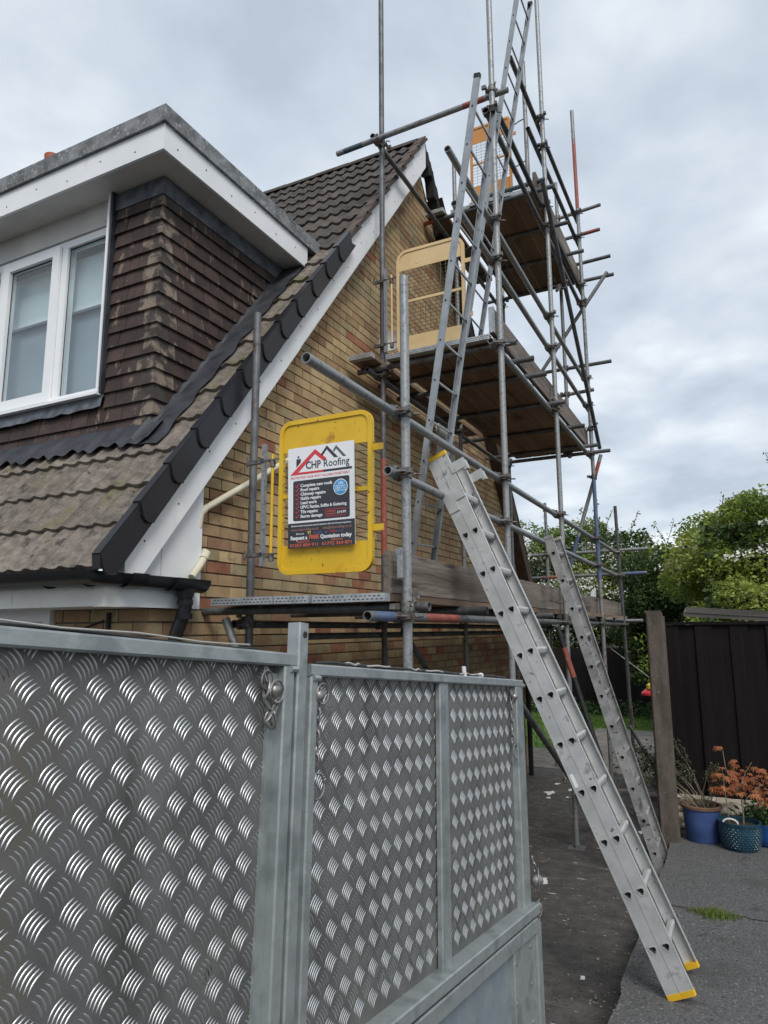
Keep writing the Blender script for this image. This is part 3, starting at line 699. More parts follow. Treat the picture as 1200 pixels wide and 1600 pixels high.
for a in ((x0, x1, z0, z0+.065), (x0, x1, z1-.055, z1), (x1-.055, x1, z0+.065, z1-.055), (x0, x0+.06, z0+.065, z1-.055), (-4.196, -4.138, z0+.065, z1-.055), (-4.898, -4.84, z0+.065, z1-.055)):
    win.box(a[0], a[1], WY, WY+.07, a[2], a[3])
win = win.build('window', 'upvc', dormer, smooth=0)
b = MB(); b.box(-5.44, -3.64, DY-.045, WY+.02, 3.144, 3.162); b.build('sill', 'upvc', win, smooth=0)
sh = MB(); sx0, sx1 = -4.835, -4.201
for a in ((sx0, sx1, z0+.04, z0+.115), (sx0, sx1, z1-.10, z1-.03), (sx0, sx0+.075, z0+.115, z1-.10), (sx1-.075, sx1, z0+.115, z1-.10)): sh.box(a[0], a[1], WY-.022, WY+.04, a[2], a[3])
sash = sh.build('sash', 'upvc', win, smooth=0)
b = MB(); b.box(sx0+.07, sx1-.07, WY+.012, WY+.016, z0+.11, z1-.09); b.build('pane', 'glass', sash, smooth=0)
b = MB(); b.box(-4.143, -3.717, WY+.03, WY+.034, z0+.06, z1-.05); b.build('pane', 'glass', win, smooth=0)
gk = MB()
for (gx0, gx1, gz0, gz1, gy) in ((sx0+.072, sx1-.072, z0+.112, z1-.097, WY+.005), (-4.141, -3.717, z0+.062, z1-.053, WY+.02)):
    gk.box(gx0, gx1, gy, gy+.004, gz1-.012, gz1); gk.box(gx0, gx1, gy, gy+.004, gz0, gz0+.008); gk.box(gx0, gx0+.008, gy, gy+.004, gz0+.008, gz1-.012); gk.box(gx1-.008, gx1, gy, gy+.004, gz0+.008, gz1-.012)
gk.build('gasket', 'cap', win, smooth=0)
b = MB(); b.box(-5.382, -3.678, WY+.13, WY+.14, 3.952, 4.349); b.build('blind', 'blind', win, smooth=0)
b = MB(); b.box(-5.382, -3.678, WY+.12, WY+.15, 3.928, 3.952); b.build('blind_bar', 'upvc', win, smooth=0)
b = MB(); b.box(-5.382, -3.678, WY+.17, WY+.18, 3.168, 4.407); b.build('blind', 'curtain', win, smooth=0)
# chimney on the ridge, only its pot shows over the dormer
ch = MB(); ch.box(-9.5, -8.9, 6.2, 6.8, 6.6, 8.7); chim = ch.build('chimney', 'brick4', roof, smooth=0)
chim.name = 'chimney'
b = MB(); b.lathe([(.10, 8.7), (.115, 8.75), (.10, 8.95), (.12, 9.02), (.125, 9.12), (.10, 9.13), (.09, 8.9)], (-9.2, 6.5, 0), 20); b.build('chimney_pot', 'terracotta', house)
# far downpipe at the rear corner
b = MB(); b.tube([(-2.76, 10.05, 1.8), (-2.76, 10.05, -.42)], .036, 10); b.build('downpipe', 'black_plastic', house)
# satellite dish behind the inner standard
d_ = thing('satellite_dish', 'small pale satellite dish on the gable behind the inner scaffold pole', 'satellite dish', (-2.84, 5.45, 4.2))
b = MB(); prof = [(0, 0), (.10, .012), (.19, .045), (.235, .075), (.232, .08), (.185, .052), (.1, .018), (0, .006)]
vs = []; fs = []; nn = 20; axis = Vector((.35, -1, .35)).normalized(); ux, uy, uz = basis(axis)
for r_, h_ in prof: vs += [Vector((-2.70, 5.52, 4.24))+(ux*math.cos(2*math.pi*i/nn)*.8+uy*math.sin(2*math.pi*i/nn))*r_*.55+axis*h_ for i in range(nn)]
for k_ in range(len(prof)-1): fs += [(k_*nn+i, k_*nn+(i+1) % nn, (k_+1)*nn+(i+1) % nn, (k_+1)*nn+i) for i in range(nn)]
b.add(vs, fs); b.build('reflector', 'dish', d_)
b = MB(); b.tube([(-2.85, 5.5, 4.05), (-2.74, 5.48, 4.06), (-2.73, 5.45, 4.2)], .014, 8); b.build('mount', 'galv_old', d_)
b = MB(); b.rod((-2.72, 5.45, 4.05), (-2.62, 5.22, 4.22), .01, 6); b.rod((-2.64, 5.26, 4.22), (-2.60, 5.18, 4.26), .028, 10); b.build('feed_arm', 'dish', d_)

# ------------------------------------------------------------------ scaffold
scf = thing('scaffold', 'three-lift steel tube scaffold with timber decks standing along the brick gable', 'scaffold', (-2.05, 7.0, -.35))
XO, XI = -1.47, -2.60
STD = []; HOR = []
def standard(x, y, z0, z1, m='galv_old', x1=None, y1=None):
    a, b_ = Vector((x, y, z0)), Vector((x if x1 is None else x1, y if y1 is None else y1, z1))
    o = MB().pipe(a, b_).build('standard', m, scf); STD.append((a, b_)); return o
def horiz(name, a, b_, m='galv_old', coup=True, r=.02415):
    o = MB().pipe(a, b_, r).build(name, m, scf)
    if coup: HOR.append((Vector(a), Vector(b_)))
    return o
def band(parent, a, b_, m, r=.0247):
    return MB().tube([a, b_], r, 16, caps=False).build('paint_band', m, parent)
s1 = standard(XO, 3.17, -.31, 3.50, 'galv')
s2 = standard(XO, 4.94, -.34, 7.8, 'galv', XO-.0, 4.97)
s3 = standard(XO, 6.80, -.37, 9.6, 'galv', XO, 6.86)
s4 = standard(XO, 8.86, -.40, 8.68, 'galv_old', XO, 8.76)
s5 = standard(XO, 10.85, -.44, 3.39, 'galv_dark', XO, 10.5)
i1 = standard(XI, 3.36, -.31, 3.62, 'galv_dark')
i2 = standard(XI, 5.15, -.34, 8.3, 'galv_dark')
i3 = standard(XI, 7.08, -.37, 7.25)
i4 = standard(XI, 8.95, -.4, 6.6)
i5 = standard(XI, 10.9, -.44, 3.6)
pu1 = standard(-1.68, 6.95, 6.22, 8.05); pu2 = standard(-1.77, 8.9, 3.8, 7.76)
band(i2, (XI, 5.15, 2.22), (XI, 5.15, 3.05), 'red_paint'); band(s4, (XO, 8.775, 7.2), (XO, 8.765, 8.3), 'red_paint')
band(s4, (XO, 8.83, 2.2), (XO, 8.815, 3.5), 'blue_paint'); band(s4, (XO, 8.86, .4), (XO, 8.845, 1.95), 'red_paint'); band(s5, (XO, 10.85, -.3), (XO, 10.82, .5), 'red_paint')
bp = MB(); bp.box(-.075, .075, -.075, .075, 0, .006); bp.rod((0, 0, .006), (0, 0, .03), .03, 12); bpm = bp.mesh('base_plate', 'galv_old')
for (x, y) in ((XO, 3.17), (XO, 4.94), (XO, 6.80), (XO, 8.86), (XO, 10.85), (XI, 3.36), (XI, 5.15), (XI, 7.08), (XI, 8.95), (XI, 10.9)): place('base_plate', bpm, scf, (x, y, path_z(y)+.001))
OI = XO-.052; OO = XO+.052; IL = XI-.052
# lift 1
l1 = horiz('ledger', (OI, 2.84, 1.665), (OI, 10.95, 1.668), 'galv_old')
band(l1, (OI, 2.90, 1.665), (OI, 3.10, 1.665), 'blue_paint'); band(l1, (OI, 3.5, 1.6652), (OI, 4.0, 1.6652), 'red_paint')
horiz('ledger', (IL, 3.28, 1.64), (IL, 10.95, 1.63), 'galv_dark')
horiz('ledger', (XI-.054, 3.9, 1.56), (XI-.054, 10.2, 1.56), 'galv_dark', False)
for y, xr in ((3.24, -1.38), (4.1, -1.36), (5.02, -1.36), (6.0, -1.40), (6.88, -1.30), (7.9, -1.38), (8.93, -1.36), (9.9, -1.36), (10.80, -1.22)):
    horiz('transom', (-2.92 if y < 4 else -2.80, y, 1.715-.001*(y > 4)), (xr, y, 1.717), 'galv_dark' if y < 8 else 'galv_old')
u1 = horiz('guard_rail', (OI, 2.30, 2.728), (OI, 11.1, 2.715), 'galv'); u2 = horiz('guard_rail', (OI, 3.06, 2.40), (OI, 11.0, 2.37), 'galv')
e1 = horiz('end_rail', (-2.85, 10.88, 2.76), (-1.08, 10.88, 2.775), 'galv_old'); e2 = horiz('end_rail', (-2.85, 10.9, 2.40), (-1.13, 10.9, 2.42), 'galv_old')
band(e2, (-1.42, 10.9, 2.417), (-1.16, 10.9, 2.42), 'blue_paint'); band(e2, (-2.7, 10.9, 2.402), (-2.45, 10.9, 2.404), 'red_paint')
# lift 2
horiz('ledger', (OI, 4.86, 3.80), (OI, 9.1, 3.80), 'galv'); horiz('ledger', (IL, 4.95, 3.80), (IL, 9.1, 3.80), 'galv_dark')
for y, xr in ((5.10, -1.38), (5.50, -1.35), (5.90, -1.34), (6.76, -1.36), (7.70, -1.35), (8.62, -1.36), (8.97, -1.27)):
    horiz('transom', (-2.82, y, 3.852), (xr, y, 3.856), 'galv_dark')
r2 = horiz('guard_rail', (OI, 4.02, 4.88), (OI, 9.2, 4.80), 'galv'); horiz('guard_rail', (OI, 4.13, 4.53), (OI, 9.2, 4.44), 'galv')
# lift 3
horiz('ledger', (OI, 4.98, 5.86), (OI, 9.05, 5.86), 'galv_dark'); horiz('ledger', (IL, 5.06, 6.12), (IL, 9.1, 6.12), 'galv_dark')
t3 = horiz('transom', (-3.03, 5.06, 6.06), (-1.35, 5.03, 6.06), 'galv_old'); band(t3, (-2.95, 5.0585, 6.06), (-2.75, 5.055, 6.06), 'teal_paint'); band(t3, (-1.75, 5.037, 6.06), (-1.56, 5.034, 6.06), 'red_paint')
horiz('ledger', (OI, 5.06, 6.10), (OI, 9.15, 6.10), 'galv_dark')
t3b = horiz('transom', (-3.2, 6.72, 6.215), (-1.36, 6.72, 6.225), 'galv_dark'); band(t3b, (-3.05, 6.72, 6.2158), (-2.7, 6.72, 6.2177), 'red_paint')
for y, xr in ((7.45, -1.36), (8.15, -1.32), (8.92, -1.08)): horiz('transom', (-2.85, y, 6.215), (xr, y, 6.22), 'galv_dark')
t3c = horiz('transom', (-2.25, 6.74, 6.345), (-1.45, 6.74, 6.345), 'teal_paint', False)
ra = horiz('guard_rail', (-1.55, 5.90, 7.18), (-1.52, 9.0, 7.14), 'galv_dark'); rb = horiz('guard_rail', (-1.55, 6.50, 6.82), (-1.52, 9.0, 6.79), 'galv_dark'); band(rb, (-1.548, 6.65, 6.818), (-1.542, 7.3, 6.811), 'teal_paint')
horiz('transom', (-1.75, 8.93, 7.23), (-1.19, 8.93, 7.27), 'galv_old'); tr = horiz('transom', (-1.75, 8.94, 6.90), (-1.22, 8.94, 6.92), 'galv_old'); band(tr, (-1.42, 8.94, 6.912), (-1.24, 8.94, 6.9195), 'red_paint')
horiz('transom', (-1.75, 8.95, 6.49), (-1.11, 8.95, 6.506), 'galv_dark'); horiz('transom', (-2.12, 8.93, 5.03), (-1.18, 8.93, 5.032), 'galv_dark'); horiz('transom', (-1.92, 8.92, 4.66), (-1.42, 8.92, 4.68), 'galv_old')
# braces
horiz('brace', (-1.41, 6.45, 6.12), (-1.41, 9.05, 3.92), 'galv_dark', False); horiz('brace', (-1.16, 8.9, 6.26), (-2.25, 8.9, 4.82), 'galv_old', False)
br = horiz('brace', (-1.38, 8.92, 3.80), (-1.90, 8.92, 2.22), 'galv', False); band(br, (-1.72, 8.92, 2.767), (-1.89, 8.92, 2.25), 'blue_paint'); band(br, (-1.41, 8.92, 3.709), (-1.5, 8.92, 3.435), 'red_paint')
horiz('brace', (-2.64, 3.19, 1.67), (-2.44, 3.25, 1.15), 'galv_old', False)
horiz('brace', (-1.41, 4.55, 1.27), (-1.40, 7.60, -.33), 'galv_dark', False); horiz('brace', (-1.42, 10.2, .30), (-1.08, 10.35, -.40), 'galv_dark', False)
horiz('brace', (-2.5, 5.3, 1.6), (-2.5, 7.4, .1), 'galv_dark', False); horiz('brace', (-2.1, 10.9, 1.62), (-1.2, 10.9, .9), 'galv_old', False, .008)
# couplers wherever a tube passes a standard
cb = MB()
def collar(axis, c, r0=.0255, r1=.0325, h=.026, n=14):
    c = Vector(c); x, y, d = basis(axis); vs = []
    for hh, rr in ((-h, r0), (-h, r1), (h, r1), (h, r0)): vs += [c+d*hh+(x*math.cos(2*math.pi*i/n)+y*math.sin(2*math.pi*i/n))*rr for i in range(n)]
    fs = []
    for k_ in range(3): fs += [(k_*n+i, k_*n+(i+1) % n, (k_+1)*n+(i+1) % n, (k_+1)*n+i) for i in range(n)]
    cb.add(vs, fs)
collar((0, 0, 1), (0, 0, 0)); collar((0, 1, 0), (.052, 0, 0))
cb.obox((-.01, .042, 0), (.028, 0, 0), (0, .006, 0), (0, 0, .016)); cb.obox((.052, 0, .04), (.016, 0, 0), (0, .018, 0), (0, 0, .006))
cb.rod((-.038, .040, 0), (.03, .062, 0), .006, 6); cb.obox((-.045, .055, 0), (.012, 0, 0), (0, .018, 0), (0, 0, .014))
cb.rod((.052, -.01, .03), (.088, -.012, .052), .006, 6); cb.obox((.085, -.012, .05), (.012, 0, 0), (0, .014, 0), (0, 0, .010))
cb.rod((-.03, -.03, .0), (-.06, -.055, .004), .006, 6)
cme = cb.mesh('coupler', 'coupler')
nc = 0
for (a, b_) in HOR:
    d = (b_-a).normalized()
    for (p, q) in STD:
        w_ = (q-p).normalized(); n_ = d.cross(w_)
        if n_.length < .5: continue
        dist = abs((p-a).dot(n_.normalized()))
        if dist > .11: continue
        # closest points
        r_ = a-p; A = d.dot(d); B = d.dot(w_); D_ = d.dot(r_); E_ = w_.dot(r_); den = A-B*B
        t = (B*E_-D_)/den; u = E_+t*B
        if not (-.05 < t < (b_-a).length+.05 and 0 < u < (q-p).length): continue
        ps = p+w_*u; ph = a+d*t; dv = ph-ps
        ang = math.atan2(dv.y, dv.x) if dv.length > .01 else (0 if abs(d.y) > .5 else math.pi/2)
        place('coupler', cme, scf, ps, (random.uniform(-.1, .1), 0, ang)); nc += 1
def cpl(p, rz): place('coupler', cme, scf, p, (0, 0, rz))
cpl((XO, 7.32, 5.38), 0); cpl((XO, 8.80, 4.13), 0); cpl((XO, 8.78, 5.82), 1.57); cpl((XO, 8.82, 3.5), 1.57); cpl((-1.42, 6.78, 0.1), 0)
# decks
def deck(y0, y1, z0, xs, m, th=.038):
    for (a, c) in xs:
        j = random.uniform(-.025, .025)
        bo = MB(); bo.box(a+.005, c-.005, y0+j, y1, z0, z0+th, .002, 'y'); bo = bo.build('scaffold_board', m, scf, smooth=0)
        e_ = MB(); e_.box(a+.003, c-.003, y0+j-.0015, y0+j+.06, z0-.0015, z0+th+.0015); 
        e_ = e_.build('end_band', 'band', bo, smooth=0)
        e_ = MB(); m_ = int((c-a)/.026)
        for i in range(m_):
            for r_ in (0, 1):
                xx = a+.014+i*.026+.012*r_
                if xx < c-.016: e_.box(xx, xx+.013, y0+j-.0022, y0+j-.001, z0+.008+.016*r_, z0+.013+.016*r_)
        e_.build('band_slots', 'cap', bo, smooth=0, kind='stuff')
deck(3.06, 7.0, 1.742, [(-2.42+.222*i, -2.42+.222*(i+1)) for i in range(4)]+[(-2.655, -2.425)], 'board_under')
deck(7.0, 10.95, 1.742, [(-2.655+.24*i, -2.655+.24*(i+1)) for i in range(5)], 'board_under')
deck(4.98, 8.95, 3.882, [(-2.50+.232*i, -2.50+.232*(i+1)) for i in range(4)], 'board_under')
deck(4.86, 7.6, 3.882, [(-2.80, -2.57)], 'board_under')
deck(6.70, 9.0, 6.246, [(-2.52+.232*i, -2.52+.232*(i+1)) for i in range(4)], 'board_under')
deck(6.62, 8.4, 6.246, [(-2.80, -2.57)], 'board_under')
def toeboard(y0, y1, z0, z1, x, m='toe'):
    bo = MB(); bo.box(x-.038, x, y0, y1, z0, z1, .003, 'y'); bo.build('toe_board', m, scf, smooth=0)
toeboard(3.12, 7.06, 1.782, 1.997, -1.535); toeboard(7.07, 8.99, 1.782, 1.99, -1.537); toeboard(9.0, 11.05, 1.782, 1.985, -1.534)
toeboard(5.0, 8.95, 3.922, 4.14, -1.535); toeboard(6.70, 9.05, 6.226, 6.44, -1.535)
bo = MB(); bo.box(-2.66, -1.60, 10.98, 11.018, 1.782, 1.99); bo.build('toe_board', 'toe', scf, smooth=0)
e_ = MB(); e_.box(-1.575, -1.533, 4.996, 5.03, 3.93, 4.145); e_.build('end_band', 'band', scf, smooth=0)
# strap buckle at the front toe-board
cl = MB(); cl.obox((-1.475, 3.10, 1.93), (.014, 0, 0), (0, .012, 0), (0, 0, .075), .004); cl.rod((-1.50, 3.11, 2.0), (-1.47, 3.10, 1.86), .009, 8); cl.build('board_clamp', 'galv', scf)

# ------------------------------------------------------------------ ladders
def d_hole(r, n=16):
    """rounded-triangle outline of a ladder rung, flat side up"""
    out_ = []
    for i in range(n):
        t = 2*math.pi*i/n; q = r*(1.0+.16*math.cos(3*(t+math.pi/2)))
        out_.append((q*math.cos(t), q*math.sin(t)))
    return out_
def stile(parent, P0, d, side, perp, ln, h0, depth, pitch=.25, rr=.016, m='alu', fl=.024, web=.003, hole=True):
    """channel-section stile: web in the plane (d, perp) with rung holes, flanges running inward along side"""
    P0, d, side, perp = Vector(P0), Vector(d), Vector(side), Vector(perp); b = MB(); hd = depth/2
    HO = d_hole(rr) if rr > .014 else [(rr*max(-1, min(1, 1.3*math.cos(t)))*.8, rr*max(-1, min(1, 1.3*math.sin(t)))*.8) for t in [2*math.pi*i/16 for i in range(16)]]
    ks = []; s_ = h0; q_ = hd*1.15
    while s_ < ln-.06: ks.append(s_); s_ += pitch
    for off in (0, web):
        Q = lambda v, u: P0+side*off+d*u+perp*v
        cuts = [0]+[t for kc in ks for t in (kc-q_, kc+q_)]+[ln]
        for a, c in zip(cuts[::2], cuts[1::2]):
            if c > a: b.add([Q(-hd, a), Q(hd, a), Q(hd, c), Q(-hd, c)], [(0, 1, 2, 3)])
        for kc in ks:
            ring = [Q(v, kc+u) for v, u in HO]; per = []
            for j in range(16):
                t = 2*math.pi*j/16; cx, sx = math.cos(t), math.sin(t); k_ = min(1/max(abs(cx), 1e-6), 1/max(abs(sx), 1e-6)); per.append(Q(hd*cx*k_, kc+q_*sx*k_))
            b.add(ring+per, [(j, (j+1) % 16, 16+(j+1) % 16, 16+j) for j in range(16)])
    for sg in (-1, 1):
        b.obox(P0+perp*(sg*(hd-.0015))+side*(fl/2)+d*(ln/2), perp*.0018, side*(fl/2+.001), d*(ln/2))
    return b, ks
def ladder(name, label, P0, d, side, perp, ln, h0, width, depth, m='alu', rr=.016, foot='yfoot', topm='yfoot', sections=1, sec_off=.066, group=None, near_only=False, rungm=None):
    P0, d, side, perp = Vector(P0), Vector(d).normalized(), Vector(side).normalized(), Vector(perp).normalized()
    root = thing(name, label, 'ladder', tuple(P0), group)
    for sct in range(sections):
        base = P0+perp*(sec_off*sct); wd = width+(.03 if sct == 0 and sections > 1 else 0)
        for k_, (org, sg) in enumerate(((base, 1), (base+side*wd, -1))):
            bb, ks = stile(root, org, d, side*sg, perp, ln, h0, depth, rr=rr)
            st = bb.build('stile', m, root, smooth=30)
            hd = depth/2
            for nm, s0, mm in (('foot', -.014, foot), ('end_cap', ln-.006, topm)):
                f_ = MB(); f_.obox(org+side*sg*.012+d*(s0+.014), perp*(hd+.0025), side*.0155, d*.013, .004); f_.build(nm, mm, st, smooth=0)
        for s_ in ks:
            pr_ = MB(); n = 16; A = base+side*-.003+d*s_; B = base+side*(wd+.003)+d*s_
            HO = d_hole(rr*.98) if rr > .014 else [(rr*max(-1, min(1, 1.3*math.cos(t)))*.78, rr*max(-1, min(1, 1.3*math.sin(t)))*.78) for t in [2*math.pi*i/16 for i in range(16)]]
            def rg(c, q): return [c+perp*v*q+d*u*q for v, u in HO]
            rings = [rg(A+side*.16, .84), rg(A, .84), rg(A, 1), rg(B, 1), rg(B, .84), rg(B-side*.16, .84)]
            fs = []
            for k_ in range(5): fs += [(k_*n+i, k_*n+(i+1) % n, (k_+1)*n+(i+1) % n, (k_+1)*n+i) for i in range(n)]
            fs += [tuple(range(n)), tuple(range(5*n, 6*n))]
            pr_.add([v for r_ in rings for v in r_], fs).build('rung', rungm or m, root, smooth=50)
    return root
Y_ = Vector((0, 1, 0))
dA = Vector((-.396, -.004, .918)).normalized(); pA = Vector((.918, 0, .396)).normalized()
pt0 = Vector((-.487, 3.803, .079))-dA*.205-pA*.0
LA = ladder('extension_ladder', 'large double aluminium extension ladder with yellow feet leaning on the front guard rail', pt0, dA, Y_, pA, 2.97, .205, .33, .064, sections=2, sec_off=.066, rr=.0195)
for sct in (0, 1):               # guide brackets and hooks near the top
    o_ = pt0+pA*(.066*sct); g = MB(); g.obox(o_+dA*(2.68+.06*sct)-Y_*.004, pA*.034, Y_*.004, dA*.07); g.build('guide_bracket', 'alu', LA, smooth=0)
for yy in (.0, .33):
    g = MB(); g.obox(pt0+pA*.135+dA*2.86+Y_*(yy-.003), pA*.05, Y_*.004, dA*.03); g.obox(pt0+pA*.175+dA*2.845+Y_*(yy+.015), pA*.012, Y_*.02, dA*.03); g.build('hook', 'alu', LA, smooth=0)
lb = MB(); lb.obox(pt0+dA*1.02-Y_*.0012+pA*-.012, pA*.009, Y_*.0008, dA*.034); lb.build('sticker', 'label', LA, smooth=0)
dB = Vector((-.259, -.066, .963)).normalized(); sB = Vector((.0, .998, .066)); sB = (sB-dB*sB.dot(dB)).normalized(); pB = sB.cross(dB).normalized()
if pB.x < 0: pB = -pB
ptB = Vector((-.729, 6.165, -.157))-dB*.19
LB = ladder('extension_ladder', 'scuffed single-section ladder leaning on the scaffold beyond the double one', ptB, dB, sB, pB, 2.83, .19, .36, .075, m='alu_worn', foot='cap', topm='alu_worn', rr=.018)
dU = Vector((.175, -.028, .984)).normalized(); sU = (Y_-dU*Y_.dot(dU)).normalized(); pU = sU.cross(dU).normalized()
ptU = Vector((-1.692, 3.732, 2.112))-dU*.335
ladder('scaffold_ladder', 'plain aluminium ladder rising from the lowest deck past the middle deck', ptU, dU, sU, pU, 3.28, .335, .36, .037, m='alu_light', rr=.008, foot='cap', topm='cap')
dV = Vector((.556, 0, 3.04)).normalized(); pV = Y_.cross(dV).normalized()
ladder('scaffold_ladder', 'plain aluminium ladder rising from the middle deck to above the top deck', Vector((-1.868, 5.2, 3.925)), dV, Y_, pV, 3.44, .30, .35, .037, m='alu_light', rr=.008, foot='cap', topm='cap')
# dark pole leaning beside the second ladder
lp = MB(); lp.pipe((-1.41, 6.16, 1.62), (-.86, 6.2, -.355), .024); lpo = lp.build('scaffold_tube', 'iron'); tag(lpo, 'loose dark tube with a red top leaning behind the second ladder', 'pole')
band(lpo, (-1.36, 6.1636, 1.44), (-1.29, 6.168, 1.19), 'red_paint')
# white offcuts on the far end of the lowest deck
for i, (y, h, tl) in enumerate(((9.3, .30, .05), (9.42, .33, .02))):
    o = MB(); o.obox((-1.66, y, 1.784+h/2), (.02, .0, 0), (0, .045, 0), (tl*.3, .02, h/2)); o = o.build('offcut', 'white', smooth=0)
    tag(o, ['shorter white plastic offcut standing on the lowest deck', 'taller white plastic offcut standing on the lowest deck'][i], 'offcut', 'white offcuts on the deck')

# ------------------------------------------------------------------ scaffold gates
def rrect(x0, x1, z0, z1, r, n=6):
    P = []
    for cx, cz, a0 in ((x1-r, z1-r, 0), (x0+r, z1-r, 90), (x0+r, z0+r, 180), (x1-r, z0+r, 270)):
        P += [(cx+r*math.cos(R(a0+90*i/n)), cz+r*math.sin(R(a0+90*i/n))) for i in range(n+1)]
    return P
def gate(label, m, wm, O, u, w_, h_, tp, bt, r=.12, hinge=True, mesh=(8, 12), tabs=True, group='access gates on the scaffold'):
    """O lower left corner, u horizontal unit direction; panel faces -Y side"""
    O = Vector(O); u = Vector(u).normalized(); zv = Vector((0, 0, 1)); nv = u.cross(zv).normalized()
    root = thing('scaffold_gate', label, 'gate', tuple(O), group)
    P = lambda a, c, e=0: O+u*a+zv*c+nv*e
    outer = rrect(0, w_, 0, h_, r); inner = rrect(.026, w_-.026, .026, h_-.026, r-.026)
    b = MB(); n = len(outer); vs = []
    for e_, pl_ in ((.014, outer), (-.014, outer), (-.014, inner), (.014, inner)): vs += [P(a, c, e_) for a, c in pl_]
    fs = []
    for k_ in range(4): fs += [(k_*n+i, k_*n+(i+1) % n, ((k_+1) % 4)*n+(i+1) % n, ((k_+1) % 4)*n+i) for i in range(n)]
    b.add(vs, fs).build('frame', m, root, smooth=40)
    def clipped(z0, z1):
        pts = [(a, c) for a, c in rrect(.024, w_-.024, .024, h_-.024, r-.024)]
        out_ = []
        for i in range(len(pts)):
            p, q = pts[i], pts[(i+1) % len(pts)]
            ins = lambda t: z0 <= t[1] <= z1
            if ins(p): out_.append(p)
            for zc_ in (z0, z1):
                if (p[1]-zc_)*(q[1]-zc_) < 0:
                    t = (zc_-p[1])/(q[1]-p[1]); out_.append((p[0]+t*(q[0]-p[0]), zc_))
        return out_
    for nm, z0, z1 in (('top_panel', h_-tp, h_), ('bottom_panel', 0, bt)):
        pl_ = clipped(z0, z1); MB().prism([P(a, c, .006) for a, c in pl_], nv*-.004).build(nm, m, root, smooth=0)
    b = MB(); b.obox(P(w_/2, h_*.5+.005), u*(w_/2-.025), nv*.004, zv*.012); b.build('mid_bar', m, root, smooth=0)
    b = MB(); ww = w_-.052; hh = h_-tp-bt
    for i in range(1, mesh[0]):
        a = .026+ww*i/mesh[0]; j = random.uniform(-.006, .006)
        b.tube([P(a, bt), P(a+j, bt+hh*.35, -.004), P(a-j*.7, bt+hh*.7, .003), P(a, h_-tp)], .0021, 4)
    for i in range(1, mesh[1]):
        c = bt+hh*i/mesh[1]; b.tube([P(.026, c, .003), P(w_-.026, c, .003)], .0021, 4)
    b.build('wire_mesh', wm, root, smooth=0)
    if tabs:
        for c in (h_*.26, h_*.755): MB().obox(P(w_+.03, c), u*.032, nv*.004, zv*.018).build('latch_tab', m, root, smooth=0)
    if hinge:
        b = MB(); b.rod(P(-.055, h_*.13), P(-.055, h_*.80), .009, 10); b.build('hinge_rod', m, root)
        b = MB(); b.obox(P(-.115, h_*.47), u*.012, nv*.012, zv*h_*.405); b.build('hinge_post', 'galv', root, smooth=0)
        b = MB()
        for c in (h_*.14, h_*.76):
            b.obox(P(-.06, c, .012), u*.062, nv*.003, zv*.005); b.rod(P(-.055, c-.04), P(-.055, c+.005), .017, 10); b.obox(P(-.165, c), u*.055, nv*.012, zv*.012); b.rod(P(-.215, c-.03, .03), P(-.215, c+.03, .03), .008, 6)
        b.build('hinge_clamp', 'coupler', root)
    return root
gate('bright yellow access gate carrying a printed poster above the lowest deck', 'yellow', 'wire', (-2.283, 3.2, 1.905), (1, -.0, 0), .605, .888, .185, .165, .075, mesh=(7, 12))
gate('faded cream-yellow access gate standing on the middle deck', 'beige', 'wire', (-2.43, 5.1, 3.925), (1, 0, 0), .63, .975, .19, .17, .10, mesh=(12, 18))
gate('orange access gate standing high on the top deck', 'orange', 'wire_grey', (-2.33, 6.9, 6.42), (1, .0, 0), .485, .95, .21, .20, .03, hinge=False, mesh=(8, 14))
hk = MB()
for zz in (6.75, 7.28): hk.tube([(-1.83, 6.9, zz-.03), (-1.78, 6.9, zz-.03), (-1.76, 6.92, zz), (-1.70, 6.94, zz+.03)], .007, 6)
hk.build('hinge_hook', 'coupler', scf)

# ------------------------------------------------------------------ poster
PO = Vector((-2.196, 3.168, 2.048)); PW, PH = .428, .572
ps = thing('poster_board', 'printed roofing firm poster board fixed on the bright yellow gate', 'sign', tuple(PO))
PU = Vector((1, 0, .0)); PV = Vector((-.018, 0, 1)).normalized()
def pp(a, v, e=0): return PO+PU*(a*PW)+PV*((1-v)*PH)+Vector((0, -1, 0))*e     # a 0..1 across, v 0..1 down
def flat(name, polys, m, e=.0026, t=.0006, smooth=0):
    b = MB()
    for pl_ in polys: b.prism([pp(a, v, e) for a, v in pl_], (0, -t, 0))
    return b.build(name, m, ps, smooth=smooth)
MB().obox(PO+PU*PW/2+PV*PH/2, PU*PW/2, PV*PH/2, Vector((0, .0025, 0))).build('board', 'p_white', ps, smooth=0)
rp = [(.08+.85*a, .335+.40*(1-c)) for a, c in rrect(0, 1, 0, 1, .04)]
flat('text_panel', [rp], 'p_dark'); flat('footer_panel', [[(0, .755), (1, .755), (1, 1), (0, 1)]], 'p_dark')
flat('roof_logo', [[(.03,.275),(.42,.035),(.60,.145),(.55,.165),(.42,.085),(.16,.252),(.545,.252),(.545,.275)]], 'p_red')
flat('roof_logo', [[(.51,.095),(.60,.015),(.77,.145),(.71,.145),(.60,.055),(.53,.115)], [(.545,.252),(.97,.252),(.97,.275),(.545,.275)],
                   [(.13,.115),(.20,.115),(.20,.15),(.13,.20)], [(.15,.085),(.175,.085),(.175,.108),(.15,.108)]], 'p_dark')
flat('roof_logo', [[(.69,.075),(.74,.025),(.89,.145),(.84,.145),(.74,.06),(.71,.09)]], 'p_grey')
